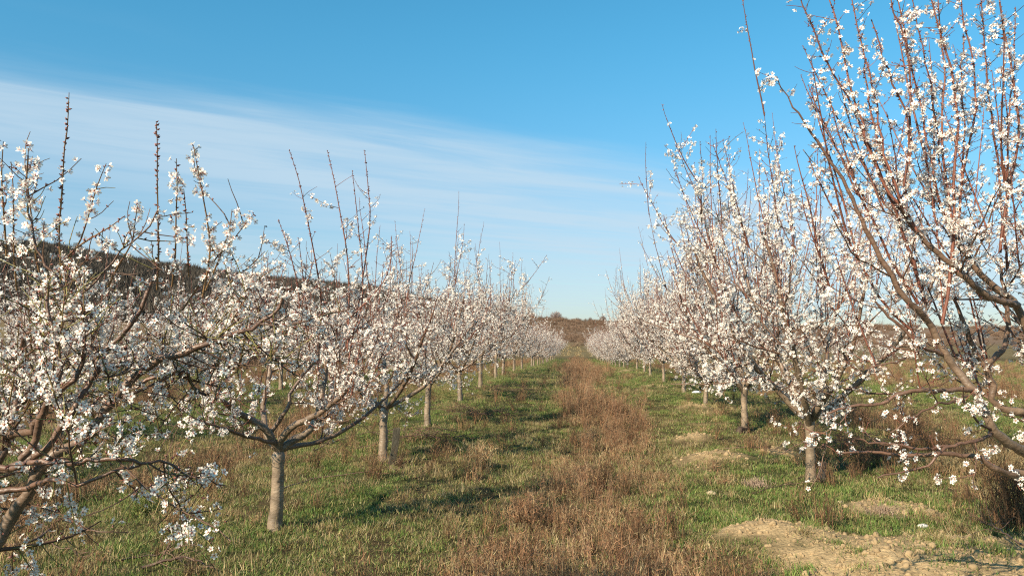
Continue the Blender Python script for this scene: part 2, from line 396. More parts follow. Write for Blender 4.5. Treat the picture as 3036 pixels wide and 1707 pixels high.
def fan(rng, n, r0, r1, pw=1.0):
    """points over the orchard floor, thinning out with distance"""
    u = rng.random(n)
    r = (r0 ** (2 - pw) + u * (r1 ** (2 - pw) - r0 ** (2 - pw))) ** (1 / (2 - pw))
    a = np.radians(rng.uniform(-46, 39, n))
    return r * np.sin(a), r * np.cos(a), r
def place(rng, x, y, tilt=.15, s0=.8, s1=1.3, grow=None):
    n = len(x); P = np.stack([x, y, gz(x, y)], 1)
    rot = np.stack([rng.normal(0, tilt, n), rng.normal(0, tilt, n), rng.random(n) * 6.283], 1)
    s = rng.uniform(s0, s1, n)
    if grow is not None: s = s * grow
    return P, rot, s
rg = np.random.default_rng(21)
x, y, r = fan(rg, 46000, 3.3, 95, .9)
gr, so, rw = green(x, y), soil(x, y), redweed(x, y)
keep = rg.random(len(x)) < (.08 + .92 * gr) * (1 - .85 * so) * (1 - .7 * rw)
P, rot, s = place(rg, x[keep], y[keep], grow=np.clip(1 + (r[keep] - 15) / 45, 1, 2.4))
s = np.stack([s, s, s * (.6 + .8 * fbm(x[keep] * 1.3, y[keep] * 1.3, 81)) / np.clip(1 + (r[keep] - 15) / 60, 1, 1.9)], 1)
scatter('green_grass', p_green, P, rot, s, 'fresh green grass growing in patches along the tree rows', 'grass', 1)
x, y, r = fan(rg, 52000, 3.3, 95, .9)
gr, so, rw = green(x, y), soil(x, y), redweed(x, y)
keep = rg.random(len(x)) < (1 - .6 * gr) * (1 - .80 * so) * (1 - .4 * rw)
P, rot, s = place(rg, x[keep], y[keep], grow=np.clip(1 + (r[keep] - 15) / 45, 1, 2.4))
s = np.stack([s, s, s / np.clip(1 + (r[keep] - 15) / 60, 1, 1.9)], 1)
scatter('short_turf', p_olive, P, rot, s, 'short yellowish olive turf covering the orchard floor', 'turf', 2)
x, y, r = fan(rg, 26000, 3.3, 95, .9)
gr, so, rw = green(x, y), soil(x, y), redweed(x, y)
al = np.abs((x - .25 + ROWGAP / 2) % ROWGAP - ROWGAP / 2)
dr = np.clip((fbm(x * .7, y * .7, 91) - .43 + .14 * (1 - sstep(al, .7, 1.7))) * 6, 0, 1)
keep = rg.random(len(x)) < (.06 + .94 * dr) * (1 - .75 * so) * (1 - .6 * gr)
P, rot, s = place(rg, x[keep], y[keep], s0=.6, s1=1.3)
scatter('dry_grass', p_straw, P, rot, s, 'dry straw coloured grass tufts standing among the turf', 'grass', 3)
x, y, r = fan(rg, 60000, 3.6, 100, 1.0)
rw = redweed(x, y); so = soil(x, y)
keep = rg.random(len(x)) < rw ** 1.3 * (1 - so) * (.20 + .20 * sstep(y, 8, 13))
P, rot, s = place(rg, x[keep], y[keep], s0=.5, s1=1.15, grow=(.75 + .45 * sstep(y[keep], 8, 16)))
scatter('red_weeds', p_red, P, rot, s, 'tall reddish brown dead weeds along the middle of the alleys', 'weeds', 4)
x, y, r = fan(rg, 30000, 3.4, 60, 1.0)
rw = redweed(x, y)
brown = np.exp(-((x - 4.4) / 1.6) ** 2 - ((y - 11.5) / 2.2) ** 2) * 1.2
keep = rg.random(len(x)) < np.clip((rw ** 2 * .28 + .55 * brown + .05) * np.clip((fbm(x * 1.7, y * 1.7, 95) - .42) * 6, 0, 1) * (1 - soil(x, y)), 0, 1)
P, rot, s = place(rg, x[keep], y[keep], s0=.35, s1=.95)
scatter('dark_weeds', p_dark, P, rot, s, 'dark brown dead weeds in the hollows and behind the first right tree', 'weeds', 12)
x, y, r = fan(rg, 30000, 3.3, 80, 1.0)
rw = redweed(x, y)
keep = rg.random(len(x)) < np.clip(rw * .7 + .03, 0, 1) * (1 - .8 * soil(x, y))
P, rot, s = place(rg, x[keep], y[keep], s0=.6, s1=1.3)
scatter('low_weeds', p_redlow, P, rot, s, 'low rusty weeds and litter between the grass', 'weeds', 5)

# soil clods on the dug patches
def rock(rng, sub=1):
    import bmesh
    bm = bmesh.new(); bmesh.ops.create_icosphere(bm, subdivisions=sub, radius=1)
    for v in bm.verts:
        v.co *= 1 + .35 * (rng.random() - .5); v.co.z *= .65
    V = np.array([v.co[:] for v in bm.verts]); F = np.array([[q.index for q in f.verts] for f in bm.faces]); bm.free()
    return V, F
p_clod = []
for i in range(4):
    V, F = rock(rg, 2 if i < 2 else 1); p_clod.append(mk('clod', V, F, M_CLOD, np.tile([.34, .245, .14], (len(V), 1))))
x, y = rg.uniform(.2, 4.8, 60000), rg.uniform(3.6, 30, 60000)
keep = rg.random(len(x)) < soil(x, y) ** 1.2 * 1.0
P, rot, _ = place(rg, x[keep], y[keep], tilt=1.5)
s = rg.gamma(1.3, .007, keep.sum()).clip(.003, .035)
scatter('soil_clods', p_clod, P, rot, s, 'crumbly pale clods of dug soil on the bare patches', 'soil', 6)

# ---------------------------------------------------------------- tree engine
def grow_b(rng, p0, d0, L, n, up=0.0, wob=.1, kink=0):
    M = len(p0); P = np.empty((M, n + 1, 3)); P[:, 0] = p0; d = nrm(d0); st = (L / n)[:, None]
    for k in range(n):
        d = nrm(d + np.array([0, 0, up]) + rng.normal(0, wob, (M, 3)))
        P[:, k + 1] = P[:, k] + d * st
    return P
def resample(pts, n):
    pts = np.asarray(pts, float)
    # Catmull-Rom through the given points
    q = np.vstack([2 * pts[0] - pts[1], pts, 2 * pts[-1] - pts[-2]])
    out = []
    m = 6
    for i in range(1, len(q) - 2):
        for t in np.linspace(0, 1, m, endpoint=False):
            a, b, c, d = q[i - 1], q[i], q[i + 1], q[i + 2]
            out.append(.5 * ((2 * b) + (-a + c) * t + (2 * a - 5 * b + 4 * c - d) * t * t + (-a + 3 * b - 3 * c + d) * t ** 3))
    out.append(pts[-1]); out = np.array(out)
    s = np.concatenate([[0], np.cumsum(np.linalg.norm(np.diff(out, axis=0), axis=1))])
    return np.stack([np.interp(np.linspace(0, s[-1], n), s, out[:, k]) for k in range(3)], 1)
def tube(P, Rr, k, col, rng=None, lump=0.0):
    """P (M,n,3), Rr (M,n), col (M,n,3) or (M,3)"""
    M, n, _ = P.shape
    T = np.gradient(P, axis=1); T = nrm(T)
    ref = np.zeros((M, 1, 3)); mt = np.abs(T.mean(1)); ref[np.arange(M), 0, mt.argmin(1)] = 1
    A = nrm(np.cross(T, ref)); B = np.cross(T, A)
    ang = np.arange(k) / k * 2 * math.pi
    rad = Rr[:, :, None] * np.ones(k)
    if lump and rng is not None: rad = rad * (1 + lump * rng.normal(0, 1, rad.shape))
    V = P[:, :, None] + rad[..., None] * (A[:, :, None] * np.cos(ang)[:, None] + B[:, :, None] * np.sin(ang)[:, None])
    V = V.reshape(-1, 3)
    m = np.arange(M)[:, None, None] * n * k; i = np.arange(n - 1)[None, :, None] * k; j = np.arange(k)[None, None]; jn = (j + 1) % k
    Q = np.stack([m + i + j, m + i + jn, m + i + k + jn, m + i + k + j], -1).reshape(-1, 4)
    col = np.asarray(col, float)
    if col.ndim == 2: col = np.repeat(col[:, None], n, 1)
    C = np.repeat(col[:, :, None], k, 2).reshape(-1, 3)
    return V, Q, C
def along(rng, P, cnt, t0=0.0, t1=1.0):
    """cnt random points on every polyline: position, direction, index, t"""
    M, n, _ = P.shape; cnt = np.broadcast_to(cnt, (M,)).astype(int)
    idx = np.repeat(np.arange(M), cnt); t = rng.uniform(t0, t1, len(idx))
    f = t * (n - 1); i = np.minimum(f.astype(int), n - 2); w = (f - i)[:, None]
    a, b = P[idx, i], P[idx, i + 1]
    return a * (1 - w) + b * w, nrm(b - a), idx, t
def plen(P): return np.linalg.norm(np.diff(P, axis=1), axis=2).sum(1)

C_OLD = np.array([.21, .155, .105]); C_MID = np.array([.115, .066, .043]); C_RED = np.array([.165, .062, .040]); C_OLIVE = np.array([.17, .15, .05]); C_DARK = np.array([.09, .055, .04])

# blossom shapes
def petals(detail):
    V, F, C = [], [], []
    white = np.array([.93, .885, .80]); pink = np.array([.78, .46, .44]); o = 0
    for k in range(5):
        a = k * 2 * math.pi / 5
        ca, sa = math.cos(a), math.sin(a)
        def pt(r, s, z): return (r * ca - s * sa, r * sa + s * ca, z)
        if detail:
            pv = [pt(.10, 0, 0), pt(.5, -.29, .10), pt(.5, .29, .10), pt(.90, -.24, .17), pt(.90, .24, .17), pt(.93, 0, .22), pt(.5, 0, .04)]
            pf = [(0, 1, 6), (0, 6, 2), (1, 3, 5), (1, 5, 6), (6, 5, 2), (2, 5, 4)]
            pc = [pink, white, white, white, white, white, white * .97 + pink * .03]
        else:
            pv = [pt(.08, 0, 0), pt(.62, -.33, .12), pt(.62, .33, .12), pt(1.0, 0, .2)]
            pf = [(0, 1, 2), (1, 3, 2)]
            pc = [pink * .4 + white * .6, white, white, white]
        V += pv; F += [tuple(q + o for q in f) for f in pf]; C += pc; o += len(pv)
    red = np.array([.42, .07, .09]) if detail else np.array([.52, .24, .20]); yel = np.array([.65, .45, .12])
    n = 5 if detail else 3
    V.append((0, 0, .16)); C.append(yel if detail else red); c = o; o += 1
    for k in range(n):
        a = k * 2 * math.pi / n; V.append((.2 * math.cos(a), .2 * math.sin(a), .06)); C.append(red)
    F += [(c, o + k, o + (k + 1) % n) for k in range(n)]; o += n
    V.append((0, 0, -.38)); C.append(np.array([.20, .13, .06])); c = o; o += 1
    for k in range(3):
        a = k * 2 * math.pi / 3; V.append((.17 * math.cos(a), .17 * math.sin(a), -.01)); C.append(np.array([.30, .10, .07]) if detail else np.array([.30, .19, .12]))
    F += [(c, o + (k + 1) % 3, o + k) for k in range(3)]
    return np.array(V, float), np.array(F), np.array(C)
def budshape():
    V = [(0, 0, 0), (.28, 0, .4), (-.14, .25, .4), (-.14, -.25, .4), (0, 0, 1.0)]
    F = [(0, 2, 1), (0, 3, 2), (0, 1, 3), (4, 1, 2), (4, 2, 3), (4, 3, 1)]
    C = [(.18, .07, .04), (.30, .12, .09), (.30, .12, .09), (.30, .12, .09), (.55, .34, .33)]
    return np.array(V), np.array(F), np.array(C)
PET_HI, PET_LO, BUD = petals(True), petals(False), budshape()
def frames(nv, rng):
    r = nrm(rng.normal(0, 1, nv.shape)); a = nrm(np.cross(nv, r)); b = np.cross(nv, a)
    return np.stack([a, b, nv], -1)
def stamp(tpl, pos, nv, s, rng, tintv=.06, squash=None):
    V0, F0, C0 = tpl; Rm = frames(nv, rng); n = len(pos)
    T = np.repeat(V0[None], n, 0)
    if squash is not None:                        # cupping differs from flower to flower
        T[..., :2] *= (1 - .45 * squash)[:, None, None]; T[..., 2] *= (1 + 2.8 * squash)[:, None]
    V = pos[:, None] + s[:, None, None] * np.einsum('nij,nvj->nvi', Rm, T)
    F = F0[None] + (np.arange(n) * len(V0))[:, None, None]
    C = C0[None] * (1 + tintv * rng.normal(0, 1, (n, 1, 1))).clip(.7, 1.12)
    return V.reshape(-1, 3), F.reshape(-1, 3), C.reshape(-1, 3), Rm

class Grower:
    def __init__(s, seed, twigcol=None, detail=False, fl=.0168):
        s.rng = np.random.default_rng(seed); s.trunk = None; s.limbs = []; s.shoots = []; s.twigs = []
        s.bear = []; s.buds = []; s.twigcol = C_RED if twigcol is None else twigcol; s.detail = detail; s.fl = fl
        s.host = []                               # polylines that can carry twigs: (P, weight, t0, t1)
    def add_trunk(s, pts, r0, r1):
        n = 16; P = resample(pts, n)[None]; t = np.linspace(0, 1, n)
        r = r0 + (r1 - r0) * t + .030 * np.exp(-t * 9) + .012 * np.exp(-((t - .93) / .09) ** 2)
        P = P + s.rng.normal(0, .0025, P.shape); r = r.copy(); r[-1] *= .55
        col = C_OLD * (1 + .12 * s.rng.normal(0, 1, (1, n, 1)))
        V, Q, C = tube(P, r[None], 14, col, s.rng, .045)
        k = 14; cap = np.arange(len(V) - k, len(V))
        s.trunk = mk('trunk', V, [Q, cap[None]], M_BARK, C, True); s.top = P[0, -2]
    lk = 1.0
    def add_limb(s, P, r0, r1, bearing=.3, twig=1.0, pw=.8):
        """a main limb as its own part, given as polyline (n,3)"""
        n = len(P); r0, r1 = r0 * s.lk, r1 * s.lk; t = np.linspace(0, 1, n); r = r1 + (r0 - r1) * (1 - t) ** pw
        r = r * (1 + .07 * s.rng.normal(0, 1, n))
        PP = (P + s.rng.normal(0, .004, P.shape))[None]
        w = np.clip((r - .008) / .022, 0, 1)[:, None]
        col = ((C_MID * .85 + C_RED * .15) * (1 - w) + C_OLD * .85 * w)[None]
        s.limbs.append(dict(P=PP, r=r[None], col=col, sub=[]))
        s.host.append((PP, twig, .25, 1.0)); 
        if bearing: s.bear.append((PP, bearing * 14, .35, 1.0))
        return len(s.limbs) - 1
    def add_sub(s, li, P, r0, r1, col=None, bearing=.8, twig=1.0, k=5, shoot=False, t0=.1, own=False):
        M, n, _ = P.shape; t = np.linspace(0, 1, n)
        r0 = np.broadcast_to(r0, (M,)); r1 = np.broadcast_to(r1, (M,))
        r = r1[:, None] + (r0 - r1)[:, None] * (1 - t)[None] ** .8
        c = (C_MID if col is None else col) * (1 + .15 * s.rng.normal(0, 1, (M, 1)))
        item = (P, r, c, k)
        if shoot: s.shoots.append((item, own))
        elif li is None: s.twigs.append(item)
        else: s.limbs[li]['sub'].append(item)
        if twig: s.host.append((P, twig, t0, .92))
        if bearing: s.bear.append((P, bearing * 14, t0, 1.0))
    def secondaries(s, li, cnt, L0, L1, up=.08, spread=.9, zmax=99):
        P = s.limbs[li]['P']; rr = s.limbs[li]['r'][0]
        p, d, _, t = along(s.rng, P, cnt, .25, .98)
        side = nrm(np.cross(d, s.rng.normal(0, 1, d.shape)))
        d0 = d * .55 + side * spread + [0, 0, .18]
        L = s.rng.uniform(L0, L1, len(p)); Q = grow_b(s.rng, p, d0, L, 7, up, .13)
        kk = Q[:, -1, 2] < zmax; Q, t = Q[kk], t[kk]
        if not len(Q): return
        r = np.interp(t, np.linspace(0, 1, len(rr)), rr) * .36
        s.add_sub(li, Q, r.clip(.0035, .010), .0024, C_MID, bearing=.7, twig=1.2)
        return Q
    def shoots_from(s, cnt, L0, L1, lean=.22, tall=False, bearing=.8, col=None, hosts=None, out=.0, own=False, zmin=0, zmax=99):
        H = hosts if hosts is not None else [h for h in s.host]
        ps, ds = [], []
        wts = np.array([len(h[0]) * h[1] for h in H], float); wts /= wts.sum()
        for h, q in zip(H, s.rng.multinomial(cnt, wts)):
            if q == 0: continue
            p, d, _, t = along(s.rng, h[0], np.bincount(s.rng.integers(0, len(h[0]), q), minlength=len(h[0])), max(h[2], .3), 1.0)
            ps.append(p); ds.append(d)
        p, d = np.concatenate(ps), np.concatenate(ds)
        k = (p[:, 2] > zmin) & (p[:, 2] < zmax); p, d = p[k], d[k]
        o = p - s.top; o[:, 2] = 0
        d0 = np.array([0, 0, 1.]) + .25 * d + out * nrm(o + 1e-6) + s.rng.normal(0, lean, p.shape)
        L = s.rng.uniform(L0, L1, len(p)); Q = grow_b(s.rng, p, d0, L, 9, .05, .035)
        r0 = .0026 + .0042 * L
        s.add_sub(None, Q, r0, .0018, C_RED if col is None else col, bearing=0, twig=.9 if not tall else .35, k=4, shoot=True, t0=.0, own=own)
        s.bear.append((Q, bearing * 14, .05, .8 if not tall else .45)); s.buds.append((Q, 34 if not tall else 48, .45, 1.0))
        return Q
    def twiggery(s, cnt, L0=.08, L1=.34, bearing=1.0, hosts=None, up=.06):
        H = hosts if hosts is not None else s.host
        wts = np.array([plen(h[0]).sum() * h[1] for h in H], float); wts /= wts.sum()
        ps, ds = [], []
        for h, q in zip(H, s.rng.multinomial(cnt, wts)):
            if q == 0: continue
            pl = plen(h[0]); pl /= pl.sum()
            p, d, _, t = along(s.rng, h[0], s.rng.multinomial(q, pl), h[2], h[3]); ps.append(p); ds.append(d)
        p, d = np.concatenate(ps), np.concatenate(ds)
        side = nrm(np.cross(d, s.rng.normal(0, 1, d.shape)))
        d0 = d * .4 + side + [0, 0, .15]
        L = L0 + (L1 - L0) * s.rng.beta(1.3, 2.2, len(p)); Q = grow_b(s.rng, p, d0, L, 4, up, .14)
        c = np.where(s.rng.random((len(p), 1)) < .5, s.twigcol, C_MID) * (1 + .2 * s.rng.normal(0, 1, (len(p), 1))).clip(.5, 1.5)
        s.twigs.append((Q, np.linspace(1, .5, 5)[None] * (.0016 + .006 * L)[:, None], c, 3))
        s.bear.append((Q, bearing * 22, .12, 1.0)); s.buds.append((Q, 14, .1, 1.0))
    def flowers(s, dens=1.0, keepfn=None):
        pos, nv = [], []
        for P, per_m, t0, t1 in s.bear:
            L = plen(P) * (t1 - t0); fac = s.rng.gamma(.9, 1 / .9, len(P)).clip(.05, 2.8) if len(P) > 1 else np.ones(1)
            cnt = s.rng.poisson(L * per_m * dens * fac)
            if cnt.sum() == 0: continue
            p, d, _, t = along(s.rng, P, cnt, t0, t1)
            m = s.rng.choice([1, 2, 3, 4], len(p), p=[.42, .28, .18, .12]); p, d = np.repeat(p, m, 0), np.repeat(d, m, 0)
            perp = nrm(np.cross(d, s.rng.normal(0, 1, d.shape)) + .25 * d)
            q = p + perp * s.rng.uniform(.010, .026, len(p))[:, None] + s.rng.normal(0, .004, p.shape)
            pos.append(q); nv.append(nrm(perp + s.rng.normal(0, .35, d.shape) + [0, 0, .12]))
        pos, nv = np.concatenate(pos), np.concatenate(nv)
        if keepfn is not None: k = keepfn(pos); pos, nv = pos[k], nv[k]
        sz = s.fl * s.rng.uniform(.78, 1.12, len(pos)); sq = s.rng.beta(1.2, 3, len(pos))
        bp, bn = [], []
        for P, per_m, t0, t1 in s.buds:
            cnt = s.rng.poisson(plen(P) * (t1 - t0) * per_m)
            if cnt.sum() == 0: continue
            p, d, _, t = along(s.rng, P, cnt, t0, t1); perp = nrm(np.cross(d, s.rng.normal(0, 1, d.shape)) + .6 * d)
            bp.append(p); bn.append(perp)
        bp, bn = np.concatenate(bp), np.concatenate(bn)
        bs = s.rng.uniform(.009, .019, len(bp))
        return pos, nv, sz, sq, bp, bn, bs
    def tubes(s, items, name, mat):
        parts, o = [], 0; V, Q, C = [], [], []
        for P, r, c, k in items:
            v, q, cc = tube(P, r, k, c); V.append(v); Q.append(q + o); C.append(cc); o += len(v)
        return mk(name, np.concatenate(V), np.concatenate(Q), mat, np.concatenate(C), True)
    def finish(s, dens=1.0, solo=None, keepfn=None):
        """meshes of all parts; solo = number of blossoms kept as objects of their own"""
        out = dict(trunk=s.trunk, limbs=[], branches=[], solo=[])
        for l in s.limbs:
            v, q, c = tube(l['P'], l['r'], 9, l['col'], s.rng, .03)
            out['limbs'].append(mk('limb', v, q, M_BARK, c, True))
            out['branches'].append(s.tubes(l['sub'], 'branches', M_TWIG) if l['sub'] else None)
        out['own_shoots'] = []
        rest = []
        for it, own in s.shoots:
            if own:
                P, r, c, k = it
                for i in range(len(P)): out['own_shoots'].append(s.tubes([(P[i:i+1], r[i:i+1], c[i:i+1], 5)], 'shoot', M_TWIG))
            else: rest.append(it)
        out['shoots'] = s.tubes(rest, 'shoots', M_TWIG) if rest else None
        out['twigs'] = s.tubes(s.twigs, 'twigs', M_TWIG)
        pos, nv, sz, sq, bp, bn, bs = s.flowers(dens, keepfn)
        if solo:
            x, y, d = proj(pos); vis = (x > 0) & (x < 3036) & (y > 0) & (y < 1707) & (d > 0)
            cand = np.where(vis)[0]; face = (nv[cand] @ -CF)
            score = d[cand] - .5 * face
            pick = cand[np.argsort(score)[:solo]]
            m = np.ones(len(pos), bool); m[pick] = False
            Rm = frames(nv[pick], s.rng)
            out['solo'] = [(pos[i], Rm[k], sz[i]) for k, i in enumerate(pick)]
            pos, nv, sz, sq = pos[m], nv[m], sz[m], sq[m]
        a = stamp(PET_HI if s.detail else PET_LO, pos, nv, sz, s.rng, .06, sq)
        b = stamp(BUD, bp, bn, bs, s.rng, .2)
        V = np.concatenate([a[0], b[0]]); F = np.concatenate([a[1], b[1] + len(a[0])]); C = np.concatenate([a[2], b[2]])
        out['blossoms'] = mk('blossoms', V, F, M_BLOSSOM, C)
        out['count'] = len(pos)
        return out
SOLO_MESH = [mk('blossom', PET_HI[0] * [1 - .3 * q, 1 - .3 * q, 1 + 2.2 * q], PET_HI[1], M_BLOSSOM, PET_HI[2]) for q in (0, .35, .7)]

def join_meshes(name, mes):
    """crown of a far tree: branches and blossoms as one mesh with both materials"""
    V, F3, F4, C, mi = [], [], [], [], []
    o = 0; mats = []
    me = bpy.data.meshes.new(name)
    vs, loops, tot, cols, mis = [], [], [], [], []
    for m in mes:
        nv, nl, npoly = len(m.vertices), len(m.loops), len(m.polygons)
        a = np.empty(nv * 3, np.float32); m.vertices.foreach_get('co', a); vs.append(a)
        l = np.empty(nl, np.int32); m.loops.foreach_get('vertex_index', l); loops.append(l + o)
        t = np.empty(npoly, np.int32); m.polygons.foreach_get('loop_total', t); tot.append(t)
        c = np.empty(nv * 4, np.float32); m.color_attributes['col'].data.foreach_get('color', c); cols.append(c)
        if m.materials[0] not in mats: mats.append(m.materials[0])
        mis.append(np.full(npoly, mats.index(m.materials[0]), np.int32)); o += nv
    vs, loops, tot, cols, mis = map(np.concatenate, (vs, loops, tot, cols, mis))
    st = np.concatenate([[0], np.cumsum(tot)[:-1]]).astype(np.int32)
    me.vertices.add(o); me.vertices.foreach_set('co', vs)
    me.loops.add(len(loops)); me.loops.foreach_set('vertex_index', loops)
    me.polygons.add(len(tot)); me.polygons.foreach_set('loop_start', st); me.polygons.foreach_set('loop_total', tot)
    for m in mats: me.materials.append(m)
    me.polygons.foreach_set('material_index', mis)
    at = me.color_attributes.new('col', 'FLOAT_COLOR', 'POINT'); at.data.foreach_set('color', cols)
    me.update(calc_edges=True)
    return me

def put_tree(T, loc, rz, scale, label, group, far=False, name='almond_tree', zf=1.0):
    e = bpy.data.objects.new(name, None); COL.objects.link(e)
    e.location = loc; e.rotation_euler = (0, 0, rz); e.scale = (scale, scale, scale * zf); e.empty_display_size = .2
    tag(e, label, 'tree', group)
    link('trunk', T['trunk'], e)
    if far:
        link('crown', T['crown'], e); link('blossoms', T['blossoms'], e, kind='stuff'); return e
    for i, m in enumerate(T['limbs']):
        l = link('limb', m, e)
        if T['branches'][i] is not None: link('branches', T['branches'][i], l, kind='stuff')
    for m in T['own_shoots']: link('shoot', m, e)
    if T['shoots']: link('shoots', T['shoots'], e, kind='stuff')
    link('twigs', T['twigs'], e, kind='stuff')
    link('blossoms', T['blossoms'], e, kind='stuff')
    for k, (p, Rm, s) in enumerate(T['solo']):
        o = link('blossom', SOLO_MESH[k % 3], e)
        M4 = np.eye(4); M4[:3, :3] = Rm * s; M4[:3, 3] = p
        o.matrix_basis = Matrix(M4.tolist())
    return e

def generic(seed, H, nsc, incl, L, nsec, nsh, ntall, ntw, sh=(.35, .8), tallL=(.9, 1.4), dens=1.05, lean=(0, 0), trk=(.055, .042), sb=.9, droop=6, ou=.25):
    g = Grower(seed); rng = g.rng
    g.add_trunk([(0, 0, -.12), (lean[0] * .4, lean[1] * .4, H * .5), (lean[0], lean[1], H)], *trk)
    top = g.top
    a0 = rng.random() * 6.28
    for i in range(nsc):
        az = a0 + i * 6.283 / nsc + rng.normal(0, .2); inc = R(incl + rng.normal(0, 7))
        d = np.array([math.cos(az) * math.sin(inc), math.sin(az) * math.sin(inc), math.cos(inc)])
        LL = L * rng.uniform(.8, 1.15)
        P = grow_b(rng, (top + [0, 0, rng.uniform(-.06, .01)])[None], d[None], np.array([LL]), 12, .075, .07)[0]
        li = g.add_limb(P, rng.uniform(.024, .034), .009)
        g.secondaries(li, nsec, L * .35, L * .72)
    g.shoots_from(nsh, *sh, lean=.25, bearing=sb, out=ou, zmin=H + .35)
    g.shoots_from(ntall, *tallL, lean=.10, tall=True, bearing=.35, out=.12, zmin=H + .5)
    for li in range(nsc):                         # low side branches that hang over the trunk
        p, d, _, t = along(rng, g.limbs[li]['P'], droop, .06, .55)
        side = nrm(np.cross(d, rng.normal(0, 1, d.shape)) * [1, 1, .3]); o = nrm((p - top) * [1, 1, 0] + 1e-6)
        Q = grow_b(rng, p, side * .8 + o * .5 + [0, 0, -.05], rng.uniform(.25, .6, len(p)), 6, -.03, .12)
        g.add_sub(li, Q, .0045, .0022, C_MID, bearing=1.5, twig=1.6)
    g.twiggery(ntw)
    T = g.finish(dens)
    T['crown'] = join_meshes('crown', T['limbs'] + [b for b in T['branches'] if b] + [m for m in (T['shoots'], T['twigs']) if m])
    return T

LEFT = [generic(100 + i, .72, 5, 54, 1.42, 7, 60, 7, 950, lean=l, droop=4) for i, l in enumerate([(.03, .02), (-.03, .03), (.05, -.02)])]
RIGHT = [generic(200 + i, .60, 6, 50, 1.70, 8, 110, 13, 1300, sh=(.45, 1.0), tallL=(.8, 1.3), lean=l, sb=1.8, dens=1.1, ou=.42, trk=(.050, .038)) for i, l in enumerate([(-.03, .02), (-.05, .0), (.02, -.03)])]

# ---------------------------------------------------------------- the row of trees left of the alley
def y_on_row(px, X):                              # distance along the row of the trunk seen at column px
    v = CF + CR * (px - CX) / FPX; return X * v[1] / v[0]
rngp = np.random.default_rng(5)
ORD = 'first second third fourth fifth sixth seventh eighth ninth tenth eleventh twelfth thirteenth fourteenth fifteenth sixteenth'.split()
def base(x, y): return (x, y, gz1(x, y))

# hand laid tree whose whole trunk stands left of the alley
def hero_left():
    g = Grower(301, detail=True); b = W(813, 1592, 6.45); b[2] = gz1(b[0], b[1]) - .04
    g.add_trunk([b - [0, 0, .08], W(822, 1470, 6.45), W(826, 1330, 6.45)], .058, .044)
    def limb(pts, r0, r1, **k): return g.add_limb(resample([W(*p) for p in pts], 18), r0, r1, **k)
    fk = (828, 1335, 6.45)
    L = [limb([fk, (806, 1300, 6.4), (781, 1267, 6.35), (740, 1240, 6.3), (690, 1215, 6.2), (640, 1150, 6.1), (620, 1060, 6.1)], .034, .008),
         limb([(800, 1292, 6.4), (831, 1242, 6.4), (853, 1212, 6.4), (864, 1165, 6.45), (881, 1135, 6.5), (925, 1082, 6.55), (942, 1055, 6.6), (950, 950, 6.6)], .018, .007),
         limb([fk, (834, 1300, 6.4), (864, 1265, 6.35), (903, 1245, 6.3), (942, 1226, 6.25), (980, 1198, 6.2), (1025, 1162, 6.15), (1060, 1080, 6.1), (1080, 990, 6.1)], .030, .008),
         limb([fk, (878, 1300, 6.5), (914, 1281, 6.55), (936, 1240, 6.6), (950, 1193, 6.6), (958, 1149, 6.65), (964, 1104, 6.7), (969, 1071, 6.7), (991, 1049, 6.7), (1010, 960, 6.75)], .032, .010),
         limb([(832, 1335, 6.5), (870, 1322, 6.6), (945, 1309, 6.8), (1018, 1277, 6.9), (1077, 1236, 7.0), (1126, 1195, 7.1), (1190, 1132, 7.2)], .024, .007),
         limb([(815, 1325, 6.5), (790, 1290, 6.7), (780, 1200, 7.0), (800, 1100, 7.2), (780, 1000, 7.3), (770, 900, 7.3)], .028, .009),
         limb([(820, 1315, 6.4), (720, 1290, 6.1), (640, 1262, 5.9), (560, 1235, 5.8)], .018, .005)]
    for i in L: g.secondaries(i, [6, 5, 7, 7, 4, 7, 4][L.index(i)], .35, .75)
    tall = [[(858, 445, 6.3), (885, 530, 6.3), (905, 620, 6.32), (925, 720, 6.35), (945, 830, 6.4), (958, 950, 6.5)],
            [(970, 445, 6.5), (990, 530, 6.5), (1010, 640, 6.5), (1030, 760, 6.5), (1035, 900, 6.5), (1030, 1040, 6.45)],
            [(1044, 505, 6.6), (1055, 600, 6.6), (1065, 700, 6.6), (1075, 800, 6.6), (1070, 920, 6.6), (1020, 1040, 6.65)],
            [(1081, 445, 6.7), (1090, 540, 6.7), (1098, 640, 6.7), (1088, 740, 6.7), (1070, 860, 6.7), (1045, 1000, 6.7), (1030, 1100, 6.6)],
            [(825, 650, 6.2), (850, 720, 6.2), (870, 790, 6.2), (885, 860, 6.25), (890, 960, 6.3)],
            [(885, 705, 6.4), (895, 790, 6.4), (905, 880, 6.4), (915, 980, 6.5)],
            [(1160, 700, 6.5), (1160, 760, 6.5), (1140, 830, 6.5), (1090, 890, 6.5), (1020, 960, 6.5)]]
    for t in tall:
        P = resample([W(*p) for p in t[::-1]], 12)[None]; Lh = plen(P)[0]
        g.add_sub(None, P, .0045 + .002 * Lh, .002, C_RED, bearing=0, twig=.5, k=5, shoot=True, own=True)
        g.bear.append((P, 6, .1, .55)); g.buds.append((P, 85, .2, 1.0))
    g.shoots_from(60, .25, .55, lean=.25, bearing=.7, out=.2, zmin=1.1, zmax=1.95)
    g.twiggery(850)
    # tree is built in place; move it onto its own origin
    return g, b
gL, bL = hero_left()
T = gL.finish(.85, solo=300)
e = put_tree(T, (0, 0, 0), 0, 1, 'almond tree with pale bare trunk and four tall leafless shoots, nearest whole left trunk', 'almond trees in the left row')
def rebase(e, b):
    """root at the foot of the trunk, children keep their place"""
    e.location = b
    for c in e.children:
        c.matrix_basis = Matrix.Translation(-Vector(b)) @ c.matrix_basis
rebase(e, bL)

